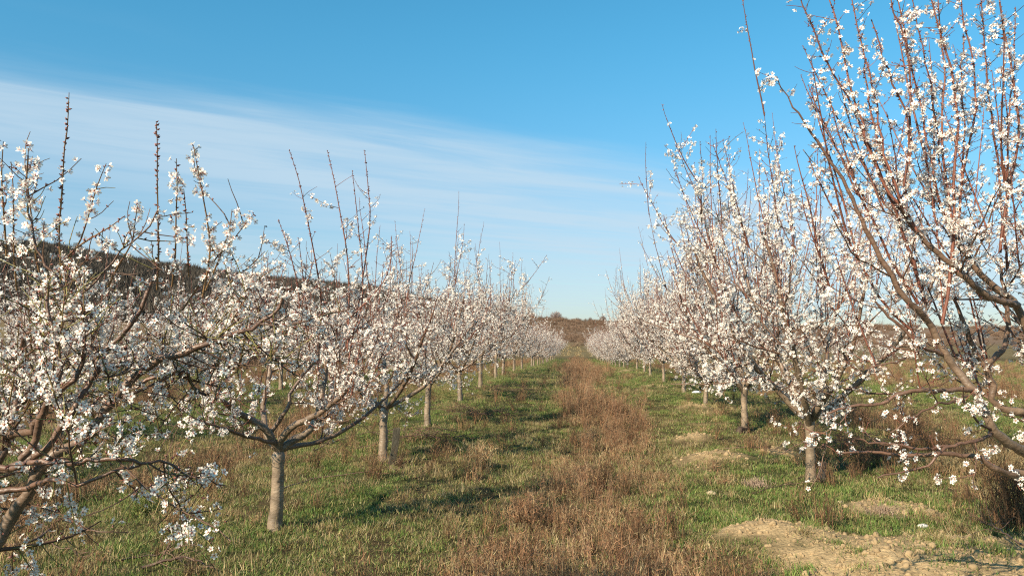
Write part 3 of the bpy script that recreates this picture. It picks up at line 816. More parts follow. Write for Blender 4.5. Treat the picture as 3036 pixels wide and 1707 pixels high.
# ------------------------------------------------ near tree, left edge of the view
def hero_near_left():
    g = Grower(302, twigcol=C_OLIVE, detail=True, fl=.0158); X, Y = -2.48, 2.45; g.lk = .86; b = np.array([X, Y, gz1(X, Y)])
    fk = b + [.0, .02, .62]
    g.add_trunk([b - [0, 0, .12], b + [.01, .0, .3], fk + [0, 0, .06]], .062, .05)
    def z1(x, y, d): return W(x / 2.068, 1000 + y / 2.068, d)
    def z2(x, y, d): return W(x / 2.897, 600 + y / 2.897, d)
    def z3(x, y, d): return W(450 + x / 3.62, 900 + y / 3.62, d)
    def limb(pts, r0, r1, n=22, **k): return g.add_limb(resample(pts, n), r0, r1, **k)
    L = [limb([fk, z1(-120, 1350, 2.85), z1(0, 1200, 2.9), z1(80, 1090, 2.9), z1(160, 980, 2.9), z1(230, 840, 2.9), z1(290, 750, 2.9), z1(370, 710, 2.92), z1(480, 640, 2.95), z1(560, 560, 2.95),
               z1(640, 450, 3.0), z1(720, 350, 3.0), z1(820, 250, 3.05), z3(120, 590, 3.05), z3(330, 530, 3.05), z3(650, 430, 3.05), z3(830, 360, 3.1), z3(1000, 300, 3.1), z3(1200, 200, 3.15), z3(1350, 70, 3.15), z3(1440, -60, 3.15)], .034, .005, 44, pw=.75),
         limb([fk, z1(-200, 1000, 2.9), z1(0, 740, 3.0), z1(45, 640, 3.0), z1(80, 540, 3.05), z1(100, 440, 3.05), z1(95, 350, 3.1), z1(110, 250, 3.1), z1(135, 150, 3.1), z2(190, 1350, 3.1), z2(200, 1150, 3.0), z2(350, 1080, 2.95), z2(500, 980, 2.9),
               z2(600, 890, 2.9), z2(700, 790, 2.9), z2(800, 690, 2.9), z2(900, 590, 2.9), z2(1000, 480, 2.9), z2(1100, 370, 2.9), z2(1250, 240, 2.9), z2(1350, 90, 2.9)], .034, .003, 44, pw=1.7),
         limb([z1(30, 620, 3.0), z1(90, 590, 2.95), z1(200, 575, 2.9), z1(220, 540, 2.9), z1(260, 470, 2.9), z1(310, 370, 2.85), z1(400, 310, 2.8), z1(480, 210, 2.8), z2(760, 1000, 2.8)], .018, .005, 24),
         limb([z1(-20, 810, 2.9), z1(90, 790, 2.85), z1(200, 740, 2.85), z1(270, 700, 2.85), z1(330, 620, 2.85), z1(400, 510, 2.85), z1(470, 410, 2.85), z1(560, 280, 2.9), z1(600, 200, 2.9), z2(830, 1150, 2.95), z2(840, 1030, 2.95), z2(760, 930, 2.95), z2(640, 800, 2.95), z2(540, 720, 2.95), z2(440, 600, 2.95), z2(330, 420, 2.95), z2(280, 250, 2.95), z2(250, 90, 2.95), z2(230, -120, 2.95), z2(240, -380, 2.95)], .017, .003, 44, pw=1.3),
         limb([z1(130, 740, 2.8), z1(200, 640, 2.8), z1(250, 500, 2.78), z1(320, 340, 2.75), z1(370, 180, 2.75), z2(400, 900, 2.8), z2(420, 700, 2.8)], .015, .005, 18),
         limb([z1(-60, 820, 2.8), z1(170, 775, 2.75), z1(400, 770, 2.7), z1(550, 745, 2.7), z1(760, 740, 2.7), z1(900, 765, 2.75), z1(1034, 770, 2.8), W(549, 1398, 2.85), W(580, 1420, 2.85), W(612, 1449, 2.85)], .013, .003, 30, bearing=.12, twig=.5),
         limb([z1(-60, 945, 2.8), z1(150, 935, 2.8), z1(300, 880, 2.75), z1(470, 905, 2.7), z1(560, 870, 2.7), z1(700, 820, 2.7), z1(860, 785, 2.75)], .013, .004, 20, bearing=.12, twig=.4),
         limb([z3(-200, 900, 3.3), z3(0, 800, 3.3), z3(300, 740, 3.3), z3(380, 730, 3.3), z3(430, 900, 3.4), z3(600, 990, 3.4)], .010, .006, 14),
         limb([z2(760, 1200, 3.2), z2(900, 1390, 3.2), z2(1150, 1370, 3.2), z2(1450, 1310, 3.2), z2(1738, 1220, 3.2), W(660, 990, 3.2), W(720, 930, 3.2)], .013, .005, 22),
         limb([fk, W(-150, 1350, 3.2), W(60, 1200, 3.3), W(200, 1110, 3.4), W(300, 1050, 3.4), W(400, 950, 3.4), W(440, 860, 3.4), W(470, 760, 3.4)], .028, .007, 26)]
    # the part of the crown beyond the left edge of the view
    rng = g.rng
    for k, az in enumerate((2.3, 3.1, 3.9, 4.7, 5.5)):
        inc = R(50); d = np.array([math.cos(az) * math.sin(inc), math.sin(az) * math.sin(inc), math.cos(inc)])
        P = grow_b(rng, fk[None], d[None], np.array([1.15]), 12, .08, .07)[0]; L.append(g.add_limb(P, .03, .009)); 
    cnt = [7, 9, 4, 8, 3, 3, 2, 3, 6, 8] + [5] * 5
    for i, c in zip(L, cnt): g.secondaries(i, c, .22, .5, up=.05, zmax=1.72)
    tall = [([(205, 275), (200, 380), (190, 450), (185, 560), (175, 700), (190, 860)], 3.0, 0), ([(463, 360), (467, 440), (466, 520), (468, 620), (470, 760), (465, 860)], 3.1, 0),
            ([(523, 470), (525, 560), (522, 640), (520, 750), (510, 850)], 3.1, 1), ([(573, 430), (590, 520), (605, 600), (618, 680), (622, 760), (600, 880)], 3.0, 1),
            ([(315, 485), (285, 560), (262, 640), (235, 720), (190, 790), (150, 870)], 2.9, 1), ([(85, 440), (80, 520), (88, 600), (100, 690), (110, 780), (140, 880)], 2.9, 1),
            ([(33, 480), (40, 570), (40, 650), (42, 760), (50, 860)], 3.0, 1), ([(752, 635), (715, 680), (680, 725), (640, 765), (600, 830), (540, 920)], 3.1, 1),
            ([(688, 620), (680, 680), (660, 740), (640, 790), (610, 860)], 3.1, 1), ([(842, 780), (790, 810), (740, 850), (690, 910), (640, 960)], 3.1, 1),
            ([(785, 745), (740, 790), (690, 830), (640, 890)], 3.2, 1), ([(408, 610), (400, 660), (390, 720), (350, 790), (320, 850)], 2.9, 1),
            ([(10, 420), (5, 520), (12, 640), (20, 760)], 2.8, 1), ([(370, 640), (330, 670), (280, 700), (220, 740), (180, 790)], 2.85, 0),
            ([(740, 870), (700, 930), (660, 1000), (600, 1040)], 3.1, 1), ([(545, 560), (552, 640), (555, 720), (560, 820)], 3.15, 0)]
    for t, d, fl in tall:
        P = resample([W(p[0], p[1], d + .04 * i) for i, p in enumerate(t)][::-1], 12)[None]; Lh = plen(P)[0]
        g.add_sub(None, P, .0034 + .0016 * Lh, .0013, C_RED * .6 + C_OLIVE * .4, bearing=0, twig=.25 if fl else .05, k=5, shoot=True, own=True)
        g.bear.append((P, 62 if fl else 4, .05, 1.0 if fl else .3)); g.buds.append((P, 120 if not fl else 40, .1, 1.0))
    # hanging sprays under the low branch
    for t in ([z1(395, 700, 2.72), z1(405, 860, 2.7), z1(430, 1000, 2.7), z1(455, 1120, 2.7), z1(465, 1190, 2.7)], [z1(330, 885, 2.74), z1(330, 940, 2.74), z1(310, 1000, 2.74)],
              [z1(475, 790, 2.72), z1(490, 900, 2.7), z1(495, 1010, 2.7), z1(480, 1100, 2.7)], [z1(900, 770, 2.75), z1(925, 830, 2.75), z1(940, 880, 2.75)], [z1(1020, 790, 2.8), z1(1060, 870, 2.8), z1(1090, 920, 2.8)]):
        P = resample(t, 8)[None]; g.add_sub(None, P, .003, .0018, C_OLIVE, bearing=0, twig=0); g.bear.append((P, 42, .45, 1.0))
    g.shoots_from(60, .15, .32, lean=.3, bearing=1.6, out=.1, zmin=1.2, zmax=1.75, col=C_OLIVE * .6 + C_RED * .4)
    g.twiggery(1150, .06, .30)
    return g, b
gN, bN = hero_near_left()
def keep_nl(p):                                   # the crown's underside carries few flowers
    z = p[:, 2]; q = gN.rng.random(len(p))
    return q < np.clip(.30 + (z - 1.05) * 1.6, .12, 1)
x0 = len(gN.bear)
T = gN.finish(.66, solo=300, keepfn=None)
e = put_tree(T, (0, 0, 0), 0, 1, 'near almond tree at the left edge, thick dark limbs and olive twigs, large blossoms', 'almond trees in the left row')
rebase(e, bN)

# ------------------------------------------------ near tree, right edge of the view
def hero_near_right():
    g = Grower(303, detail=True, fl=.0160); g.lk = .86; X, Y = 2.95, 4.55; b = np.array([X, Y, gz1(X, Y)])
    fk = b + [-.02, 0, .80]
    g.add_trunk([b - [0, 0, .12], b + [.03, 0, .4], fk + [0, 0, .1]], .075, .065)
    def a(x, y, d): return W(2536 + x / 2.896, 1000 + y / 2.896, d)
    def c(x, y, d): return W(2536 + x / 2.896, 500 + y / 2.896, d)
    def limb(pts, r0, r1, n=24, **k): return g.add_limb(resample(pts, n), r0, r1, **k)
    L = [limb([fk, a(1448, 1160, 4.5), a(1370, 1185, 4.4), a(1280, 1160, 4.35), a(1180, 1100, 4.3), a(1110, 1050, 4.3), a(1040, 1010, 4.3), a(920, 1015, 4.3), a(750, 990, 4.3), a(620, 1010, 4.3), a(440, 1015, 4.3), a(200, 985, 4.3), a(0, 980, 4.3), W(2480, 1345, 4.3)], .026, .005, 36, bearing=.05, twig=.35),
         limb([fk, a(1500, 1000, 4.5), a(1448, 970, 4.45), a(1340, 920, 4.4), a(1200, 810, 4.35), a(1130, 690, 4.35), a(1070, 560, 4.35), a(1000, 440, 4.35), a(880, 300, 4.4), a(780, 150, 4.4), a(700, 0, 4.4), c(640, 1330, 4.4), c(560, 1245, 4.35), c(420, 1110, 4.3), c(340, 990, 4.3), c(270, 850, 4.3), c(130, 600, 4.3), c(60, 450, 4.3), c(0, 310, 4.3),
               W(2476, 499, 4.3), W(2417, 411, 4.3), W(2359, 329, 4.3), W(2300, 229, 4.3)], .038, .003, 54, bearing=.45, pw=1.0),
         limb([a(1190, 810, 4.35), a(1080, 880, 4.25), a(950, 905, 4.2), a(800, 940, 4.15), a(700, 1010, 4.1), a(640, 1100, 4.1), a(480, 1140, 4.1), a(180, 1190, 4.1)], .013, .004, 24, bearing=.05, twig=.5),
         limb([a(830, 935, 4.2), a(700, 945, 4.2), a(560, 955, 4.2), a(330, 915, 4.2), a(130, 900, 4.2), a(30, 880, 4.2)], .010, .004, 20, bearing=.1, twig=.5),
         limb([a(1000, 440, 4.35), a(870, 455, 4.3), a(720, 460, 4.25), a(520, 460, 4.2), a(370, 490, 4.2), a(250, 550, 4.2), a(150, 580, 4.2), a(30, 585, 4.2), W(2490, 1212, 4.2), W(2450, 1225, 4.2)], .017, .006, 26, bearing=.15, twig=.6),
         limb([a(960, 500, 4.3), a(830, 545, 4.2), a(640, 600, 4.1), a(450, 720, 4.05), a(300, 800, 4.05)], .008, .003, 16, bearing=.3, twig=.6),
         limb([fk, a(1500, 680, 4.7), a(1448, 650, 4.7), a(1340, 625, 4.7), a(1200, 565, 4.7), a(1160, 510, 4.7), a(1185, 440, 4.7), a(1150, 340, 4.7), a(1110, 250, 4.7), a(1080, 200, 4.7), a(1010, 80, 4.7), a(960, -60, 4.7), c(900, 1250, 4.7), c(850, 1100, 4.7)], .036, .009, 36),
         limb([a(1110, 240, 4.7), a(1220, 150, 4.75), a(1290, 40, 4.8), c(1310, 1330, 4.8), c(1270, 1000, 4.8), c(1240, 760, 4.8)], .022, .008, 18),
         limb([fk, W(3080, 1100, 4.6), W(3040, 960, 4.55), c(1380, 1170, 4.55), c(1270, 1080, 4.55), c(1150, 990, 4.55), c(1050, 880, 4.55), c(950, 740, 4.55), c(880, 640, 4.55), c(860, 560, 4.55)], .036, .016, 30),
         limb([c(1400, 1175, 4.5), c(1240, 1130, 4.4), c(1100, 1070, 4.35), c(960, 950, 4.3), c(840, 850, 4.3), c(720, 740, 4.3), c(600, 620, 4.3), c(500, 500, 4.3), c(430, 400, 4.3), c(350, 300, 4.3)], .024, .012, 30),
         limb([a(760, 150, 4.4), a(640, 110, 4.35), a(540, 60, 4.3), a(430, -60, 4.3), c(260, 1240, 4.3), c(180, 1130, 4.3)], .014, .006, 16),
         limb([W(2690, 1060, 4.15), W(2640, 1075, 4.1), W(2560, 1095, 4.1), W(2520, 1120, 4.1)], .006, .003, 12)]
    rng = g.rng
    for k, az in enumerate((.2, 1.0, 1.9, -.7, -1.5, -2.3)):
        inc = R(46); d = np.array([math.cos(az) * math.sin(inc), math.sin(az) * math.sin(inc), math.cos(inc)])
        P = grow_b(rng, fk[None], d[None], np.array([1.35]), 12, .09, .07)[0]; L.append(g.add_limb(P, .034, .01))
    cnt = [1, 5, 1, 1, 2, 1, 6, 4, 5, 6, 4, 0] + [5] * 6
    for i, q in zip(L, cnt):
        if q: g.secondaries(i, q, .3, .65, up=.10)
    tall = [([(2360, -60), (2376, 0), (2411, 88), (2452, 176), (2494, 264), (2535, 329), (2564, 399), (2611, 511), (2652, 616), (2690, 720), (2725, 850)], 4.3, 1),
            ([(2448, -70), (2461, 0), (2494, 117), (2517, 235), (2552, 364), (2582, 458), (2629, 558), (2676, 616)], 4.25, 1),
            ([(2630, -70), (2640, 0), (2676, 106), (2699, 235), (2702, 352), (2699, 470), (2676, 587), (2655, 605)], 4.3, 0),
            ([(2645, -80), (2658, 0), (2682, 94), (2711, 235), (2740, 364), (2758, 470), (2781, 587), (2825, 700)], 4.4, 1),
            ([(2582, 59), (2600, 110), (2617, 164), (2652, 264), (2687, 329), (2690, 420), (2680, 560)], 4.2, 1),
            ([(2740, -120), (2758, 0), (2805, 141), (2828, 264), (2840, 381), (2828, 528), (2828, 704), (2815, 830), (2796, 960)], 4.3, 1),
            ([(2820, -120), (2840, 0), (2863, 88), (2887, 205), (2893, 323), (2870, 450), (2845, 600), (2835, 700)], 4.5, 1),
            ([(2950, -100), (2963, 0), (2987, 147), (3010, 252), (3020, 400), (2990, 560), (2960, 750)], 4.6, 1),
            ([(2520, -20), (2535, 60), (2560, 150), (2590, 260), (2610, 380), (2630, 480), (2668, 600)], 4.2, 1),
            ([(2900, -60), (2915, 80), (2925, 200), (2935, 330), (2960, 480), (2970, 620), (2985, 800)], 4.7, 1),
            ([(2780, -40), (2790, 100), (2800, 260), (2790, 400), (2810, 560), (2828, 690)], 4.5, 1),
            ([(2700, -30), (2730, 120), (2760, 260), (2780, 400), (2800, 560), (2830, 690)], 4.6, 1),
            ([(2470, 330), (2500, 430), (2540, 560), (2600, 680), (2660, 800), (2720, 900)], 4.35, 1),
            ([(2400, 470), (2440, 560), (2500, 680), (2560, 800), (2620, 900), (2700, 980)], 4.4, 1),
            ([(2860, 100), (2850, 250), (2860, 400), (2850, 560), (2840, 700)], 4.6, 1),
            ([(3010, 20), (3005, 200), (2990, 380), (2985, 560), (2978, 740)], 4.7, 1),
            ([(2560, 180), (2580, 330), (2620, 470), (2680, 600), (2720, 690)], 4.25, 1),
            ([(2740, 420), (2760, 560), (2780, 700), (2790, 850), (2795, 960)], 4.35, 1)]
    for t, d, fl in tall:
        P = resample([W(p[0], p[1], d) for p in t][::-1], 14)[None]; Lh = plen(P)[0]; P = P + rng.normal(0, .004, P.shape)
        g.add_sub(None, P, (.0045 + .0022 * Lh) * rng.uniform(.75, 1.15), .0026, C_RED * rng.uniform(.7, 1.2), bearing=0, twig=1.2 if fl else .9, k=6, shoot=True, own=True)
        g.bear.append((P, 40, .05, .8)); g.buds.append((P, 85, .3, 1.0))
    g.shoots_from(85, .4, 1.2, lean=.16, bearing=.8, out=.2, zmin=1.2, zmax=2.6)
    g.twiggery(1900, .04, .20)
    return g, b
gR, bR = hero_near_right()
T = gR.finish(1.0, solo=300)
e = put_tree(T, (0, 0, 0), 0, 1, 'tall near almond tree at the right edge, long red shoots rising out of view', 'almond trees in the right row')
rebase(e, bR)

# make sure every generic crown turns its own way
def row(kinds, X, ys, side, start, smin, smax, jx=.06, ordn=0, group='', far_y=32, labf=None, seed=1, late=1.0):
    rr = np.random.default_rng(seed); n = 0
    for i, yy in enumerate(ys):
        x = X + rr.normal(0, jx); T = kinds[(i * 2 + (seed % 3)) % len(kinds)] if len(kinds) > 1 else kinds[0]
        lab = labf(i, yy)
        put_tree(T, (x, yy, gz1(x, yy) - .02), rr.random() * 6.283, rr.uniform(smin - (.12 if i > 4 else 0), smax) * (1 if i < 2 else late) , lab, group, far=yy > far_y, zf=rr.uniform(.86, 1.14))
LPX = [968, 1080, 1163, 1208, 1253, 1273, 1292, 1313, 1336]
ysL = [y_on_row(p / .8485, XL) for p in LPX]
print('left row distances', [round(v, 1) for v in ysL])
ysL = [v for v in ysL if v < 50]
while ysL[-1] < 95: ysL.append(ysL[-1] + 3.9)
LEFTLOOK = ['almond tree with a dark board leaning at the foot of its trunk, left row',
            'almond tree with straight pale trunk, just beyond the one with the board']
def labL(i, yy):
    if i < 2: return LEFTLOOK[i]
    if i < 11: return 'blossoming almond tree, %s in the row left of the alley' % ORD[i + 2]
    return 'small far blossoming almond tree near the far end of the left row'
row(LEFT, XL, ysL, 'left', 0, 1.0, 1.12, group='almond trees in the left row', labf=labL, seed=7)
RPX = [2040, 1855, 1772, 1717, 1671, 1635, 1620, 1597, 1583, 1568]
ysR = [y_on_row(p / .8485, XR) for p in RPX]
print('right row distances', [round(v, 1) for v in ysR])
while ysR[-1] < 95: ysR.append(ysR[-1] + 3.9)
RIGHTLOOK = ['broad almond tree thick with blossom low around its trunk, nearest whole right tree',
             'almond tree with leaning pale trunk, low dark stub at its foot, right row']
def labR(i, yy):
    if i < 2: return RIGHTLOOK[i]
    if i < 11: return 'blossoming almond tree, %s in the row right of the alley' % ORD[i + 1]
    return 'small far blossoming almond tree near the far end of the right row'
row(RIGHT, XR, ysR, 'right', 0, 1.10, 1.18, group='almond trees in the right row', labf=labR, seed=9, late=.85)
# rows beyond, seen through and over the first ones
def labB(word):
    def f(i, yy):
        if i < 9: return 'blossoming almond tree, %s from the near end of the %s row left of the alley' % (ORD[i], word)
        return 'small far blossoming almond tree in the %s row left of the alley' % word
    return f
row(LEFT, XL - ROWGAP, [6.9, 11.0, 15.8, 19.9] + list(np.arange(24, 92, 4.0)), 'left', 0, .92, 1.08, group='almond trees in the second left row', labf=labB('second'), seed=13, far_y=18)
row(LEFT, XL - 2 * ROWGAP, list(np.arange(16, 90, 4.1)), 'left', 0, .85, 1.0, group='almond trees in the third left row', labf=labB('third'), seed=17, far_y=1)
row(LEFT, XR + 2 * ROWGAP, list(np.arange(34, 90, 5.2)), 'right', 0, .65, .9, group='small almond trees in the field on the right',
    labf=lambda i, yy: 'small blossoming tree in the open field beyond the right row', seed=23, far_y=1)

# ---------------------------------------------------------------- saplings in the field on the right
def sapling(seed, h):
    g = Grower(seed); rng = g.rng
    g.add_trunk([(0, 0, -.1), (.01, .02, h * .4), (.03, 0, h * .72)], .024, .016)
    for k in range(5):
        az = k * 1.3 + rng.random(); d = np.array([math.cos(az) * .45, math.sin(az) * .45, .9])
        P = grow_b(rng, g.top[None] - [0, 0, .05 * k], d[None], np.array([h * .5]), 8, .05, .06)[0]
        li = g.add_limb(P, .012, .004); g.secondaries(li, 3, .2, .4)
    g.twiggery(60, .1, .3, bearing=.25)
    return g.finish(.35)
SAP = sapling(401, 1.6)
for i, (px, py, s) in enumerate([(2605, 1117, 1.15), (2648, 1075, 1.2), (2440, 1078, 1.0)]):
    d = EYE * FPX / (py - 1004) ; p = W(px, py, d); x, y = p[0], p[1]
    put_tree(SAP, (x, y, gz1(x, y)), i * 2.1, s, ['thin bare sapling in the open field seen left of the near right tree',
             'thinner sapling standing beyond the larger bare sapling in the right field', 'slim sapling half hidden behind the blossom of the first whole right tree'][i], 'saplings in the right field', name='sapling')

# ---------------------------------------------------------------- far slopes: bare woods and scrub
def bush(rng, n, w, up=.55, cols=((.12, .085, .06), (.16, .11, .08), (.09, .07, .045))):
    c = nrm(rng.normal(0, 1, (n, 3))) * (rng.random((n, 1)) ** .45) * [1, 1, .8]; c[:, 2] = np.abs(c[:, 2]) * 1.15
    d = nrm(c * [.8, .8, .5] + rng.normal(0, .35, (n, 3)) + [0, 0, up]); L = rng.uniform(.18, .5, n)[:, None]
    s = nrm(np.cross(d, rng.normal(0, 1, (n, 3)))) * w * rng.uniform(.5, 1.4, (n, 1))
    V = np.stack([c - s, c + s, c + d * L], 1).reshape(-1, 3)
    col = np.repeat(np.array(cols)[rng.integers(0, len(cols), n)], 3, 0)
    return V, np.arange(n * 3).reshape(-1, 3), col
rg = np.random.default_rng(77)
WOOD = [(.085, .073, .062), (.11, .092, .077), (.065, .058, .048)]
p_wood = [mk('bare_woodland_tree', *(lambda t: (t[0], t[1], M_WOODS, t[2]))(bush(rg, 260, .035, .7, WOOD))) for _ in range(3)]
p_scrub = [mk('scrub_bush', *(lambda t: (t[0], t[1], M_WOODS, t[2]))(bush(rg, 260, .03, .6, [(.17, .105, .075), (.21, .145, .10), (.14, .10, .07)]))) for _ in range(3)]
n = 26000
y = rg.uniform(215, 520, n); a = rg.uniform(-.95, -.06, n); x = a * y
cl = fbm(x / 25, y / 30, 101)
keep = rg.random(n) < sstep(-a, .07, .2) * np.clip((cl - .25) * 6, 0.3, 1) * np.clip(.4 + sstep(y, 240, 330), 0, 1)
P, rot, _ = place(rg, x[keep], y[keep], .05); s = rg.uniform(2.2, 4.6, keep.sum())
scatter('hillside_woods', p_wood, P, rot, np.stack([s, s, s * rg.uniform(1.0, 1.5, len(s))], 1), 'dark leafless woods covering the hill on the left', 'woods', 8)
n = 9000
y = rg.uniform(178, 440, n); a = rg.uniform(-.5, .75, n); x = a * y
keep = rg.random(n) < np.clip((fbm(x / 22, y / 14, 102) - .40) * 5, .03, 1)
P, rot, _ = place(rg, x[keep], y[keep], .05); s = rg.uniform(.5, 1.5, keep.sum()) * (1 + .6 * sstep(y[keep], 330, 440))
scatter('scrubland', p_scrub, P, rot, s, 'brown leafless scrub on the slope beyond the end of the alley', 'scrub', 9)
n = 2600                                          # thicket beyond the left rows
y = rg.uniform(26, 120, n); x = rg.uniform(-95, -17.5, n)
keep = (x > -.95 * y - 6) & (rg.random(n) < np.clip((fbm(x / 6, y / 6, 103) - .35) * 5, 0, 1))
P, rot, _ = place(rg, x[keep], y[keep], .08); s = rg.uniform(.6, 1.5, keep.sum())
scatter('thicket', p_scrub, P, rot, s, 'reddish brown leafless thicket beyond the left rows', 'thicket', 10)
# young plantation dots in the far field between the row ends
p_plug = [mk('dry_plug', *(lambda t: (t[0], t[1], M_WEED, t[2]))(blades(rg, 40, .25, .1, .35, .03, .4, STRAW)))]
xx, yy = np.meshgrid(np.arange(-30, 34, 2.2), np.arange(112, 182, 3.0)); x, y = xx.ravel() + rg.normal(0, .5, xx.size), yy.ravel() + rg.normal(0, 1.1, xx.size)
P, rot, s = place(rg, x, y, .1)
scatter('young_plants', p_plug, P, rot, s, 'grid of small pale young plants in the field past the alley', 'plants', 11)

def far_tree(px, ytop, ybot, dist, wide, label, cols, seed, shape=1.0):
    g = np.random.default_rng(seed); p = W(px, ybot, dist); q = W(px, ytop, dist); x, y = p[0], p[1]
    gzv = gz1(x, y); h = max(q[2] - gzv, 2.5)
    e = bpy.data.objects.new('bare_tree', None); COL.objects.link(e); e.location = (x, y, gzv)
    tag(e, label, 'tree', 'bare trees on the far skyline')
    P = grow_b(g, np.array([[0, 0, -.5]]), np.array([[0, 0, 1.]]), np.array([h * .6]), 6, .1, .05)
    V, Q, C = tube(P, np.linspace(h * .03, h * .015, 7)[None], 7, np.array([[.12, .09, .06]])); link('trunk', mk('trunk', V, Q, M_TWIG, C, True), e)
    V, F, C = bush(g, 900, .018, .5, cols); V = V * [wide * .5, wide * .5, h * .52 * shape]; V[:, 2] += h * .10
    link('crown', mk('crown', V, F, M_WOODS, C), e)
far_tree(1648, 908, 948, 440, 6.8, 'round leafless tree, largest on the skyline above the end of the alley', [(.17, .11, .09), (.22, .15, .13)], 1)
far_tree(1788, 926, 950, 430, 3.8, 'egg shaped russet tree on the skyline beside the right row', [(.22, .11, .06), (.17, .09, .05)], 2, 1.1)
far_tree(1577, 912, 945, 430, 3.6, 'orange brown tree on the skyline just above the left row', [(.28, .15, .09), (.22, .12, .08)], 3)
far_tree(1750, 932, 950, 440, 2.6, 'small grey leafless tree on the skyline left of the russet tree', [(.14, .11, .09), (.18, .14, .12)], 4)

# ---------------------------------------------------------------- pruned branches and brush on the grass
def cut_branch(pts, r0, label, seed, nt=26, tl=(.08, .3), rise=.03, group='pruned branches left on the grass', name='pruned_branch', col=None):
    g = np.random.default_rng(seed); pts = np.array(pts, float)
    b = np.array([pts[0, 0], pts[0, 1], gz1(pts[0, 0], pts[0, 1])])
    P3 = np.array([[p[0], p[1], gz1(p[0], p[1]) + (p[2] if len(p) > 2 else rise)] for p in pts])
    P = resample(P3, 18)[None] + g.normal(0, .006, (1, 18, 3)) - b; c0 = C_MID if col is None else col
    e = bpy.data.objects.new(name, None); COL.objects.link(e); e.location = b; tag(e, label, 'branch', group)
    V, Q, C = tube(P, np.linspace(r0, r0 * .3, 18)[None], 6, np.array([c0])); link('stem', mk('stem', V, Q, M_BARK, C, True), e)
    p, d, _, t = along(g, P, nt, .1, 1.0); side = nrm(np.cross(d, g.normal(0, 1, d.shape)) * [1, 1, .6]); side[:, 2] = np.abs(side[:, 2])
    L = g.uniform(*tl, nt); T2 = grow_b(g, p, d * .6 + side * .8, L, 4, .0, .15)
    V, Q, C = tube(T2, np.linspace(1, .4, 5)[None] * (.002 + .006 * L)[:, None], 3, c0 * (1 + .25 * g.normal(0, 1, (nt, 1))).clip(.4, 1.5))
    link('twigs', mk('twigs', V, Q, M_TWIG, C, True), e, kind='stuff')
def gp(px, py, h=0.0):                             # ground point seen at a photograph pixel
    x = y = 0; d = EYE * FPX / max(py - 1004, 12)
    for _ in range(12):
        p = W(px, py, d); d *= (EYE - gz1(p[0], p[1])) / max(EYE - p[2], .01)
    p = W(px, py, d); return [float(p[0]), float(p[1])]
def path(*pp): return [gp(a, b) + [h] for a, b, h in pp]
cut_branch(path((840, 1453, .02), (920, 1433, .05), (1010, 1425, .06), (1100, 1415, .07), (1145, 1420, .05), (1160, 1440, .22), (1200, 1425, .03), (1260, 1415, .03)), .007, 'long thin red cane lying on the grass right of the pale trunk, its tip arched', 501, 20)
cut_branch(path((0, 1622, .03), (90, 1625, .05), (150, 1600, .10), (185, 1586, .14), (260, 1600, .08), (320, 1605, .08), (380, 1592, .05)), .012, 'grey forked branch lying on the grass at the lower left edge', 502, 24)
cut_branch(path((120, 1615, .04), (170, 1637, .05), (215, 1645, .04), (240, 1680, .03)), .007, 'short dark twig beside the grey forked branch at lower left', 503, 12)
cut_branch(path((420, 1700, .03), (500, 1685, .06), (560, 1680, .06), (640, 1700, .03)), .012, 'dark cut branch on the grass at the bottom edge left of centre', 504, 14)
cut_branch(path((360, 1672, .03), (420, 1660, .03), (500, 1665, .05), (560, 1690, .03)), .006, 'thin brown twig lying above the dark cut branch at the bottom edge', 505, 10)
cut_branch(path((930, 1345, .04), (1010, 1320, .09), (1100, 1305, .12), (1200, 1300, .12), (1290, 1300, .06)), .007, 'red pruned cane lying behind the board beside the left row', 506, 34, (.1, .4))
cut_branch(path((1040, 1340, .03), (1130, 1325, .06), (1220, 1310, .10), (1300, 1315, .08)), .006, 'short red pruned cane crossing the one behind the board', 507, 30, (.1, .4))
cut_branch(path((3036, 1640, .05), (2960, 1600, .08), (2900, 1560, .05)), .007, 'dark cane on the bare soil at the lower right edge', 508, 12)
cut_branch(path((2230, 1470, .03), (2320, 1452, .05), (2400, 1440, .05), (2470, 1420, .04)), .006, 'brown cane lying on the turf left of the first whole right trunk', 509, 10)
cut_branch(path((2140, 1335, .03), (2230, 1335, .05), (2310, 1342, .05), (2370, 1350, .04)), .007, 'orange brown cane on the dug soil behind the first whole right trunk', 510, 16)
cut_branch(path((2380, 1290, .03), (2440, 1262, .10), (2500, 1245, .16)), .006, 'pale thin cane on the shaded turf right of the second right trunk', 511, 8)
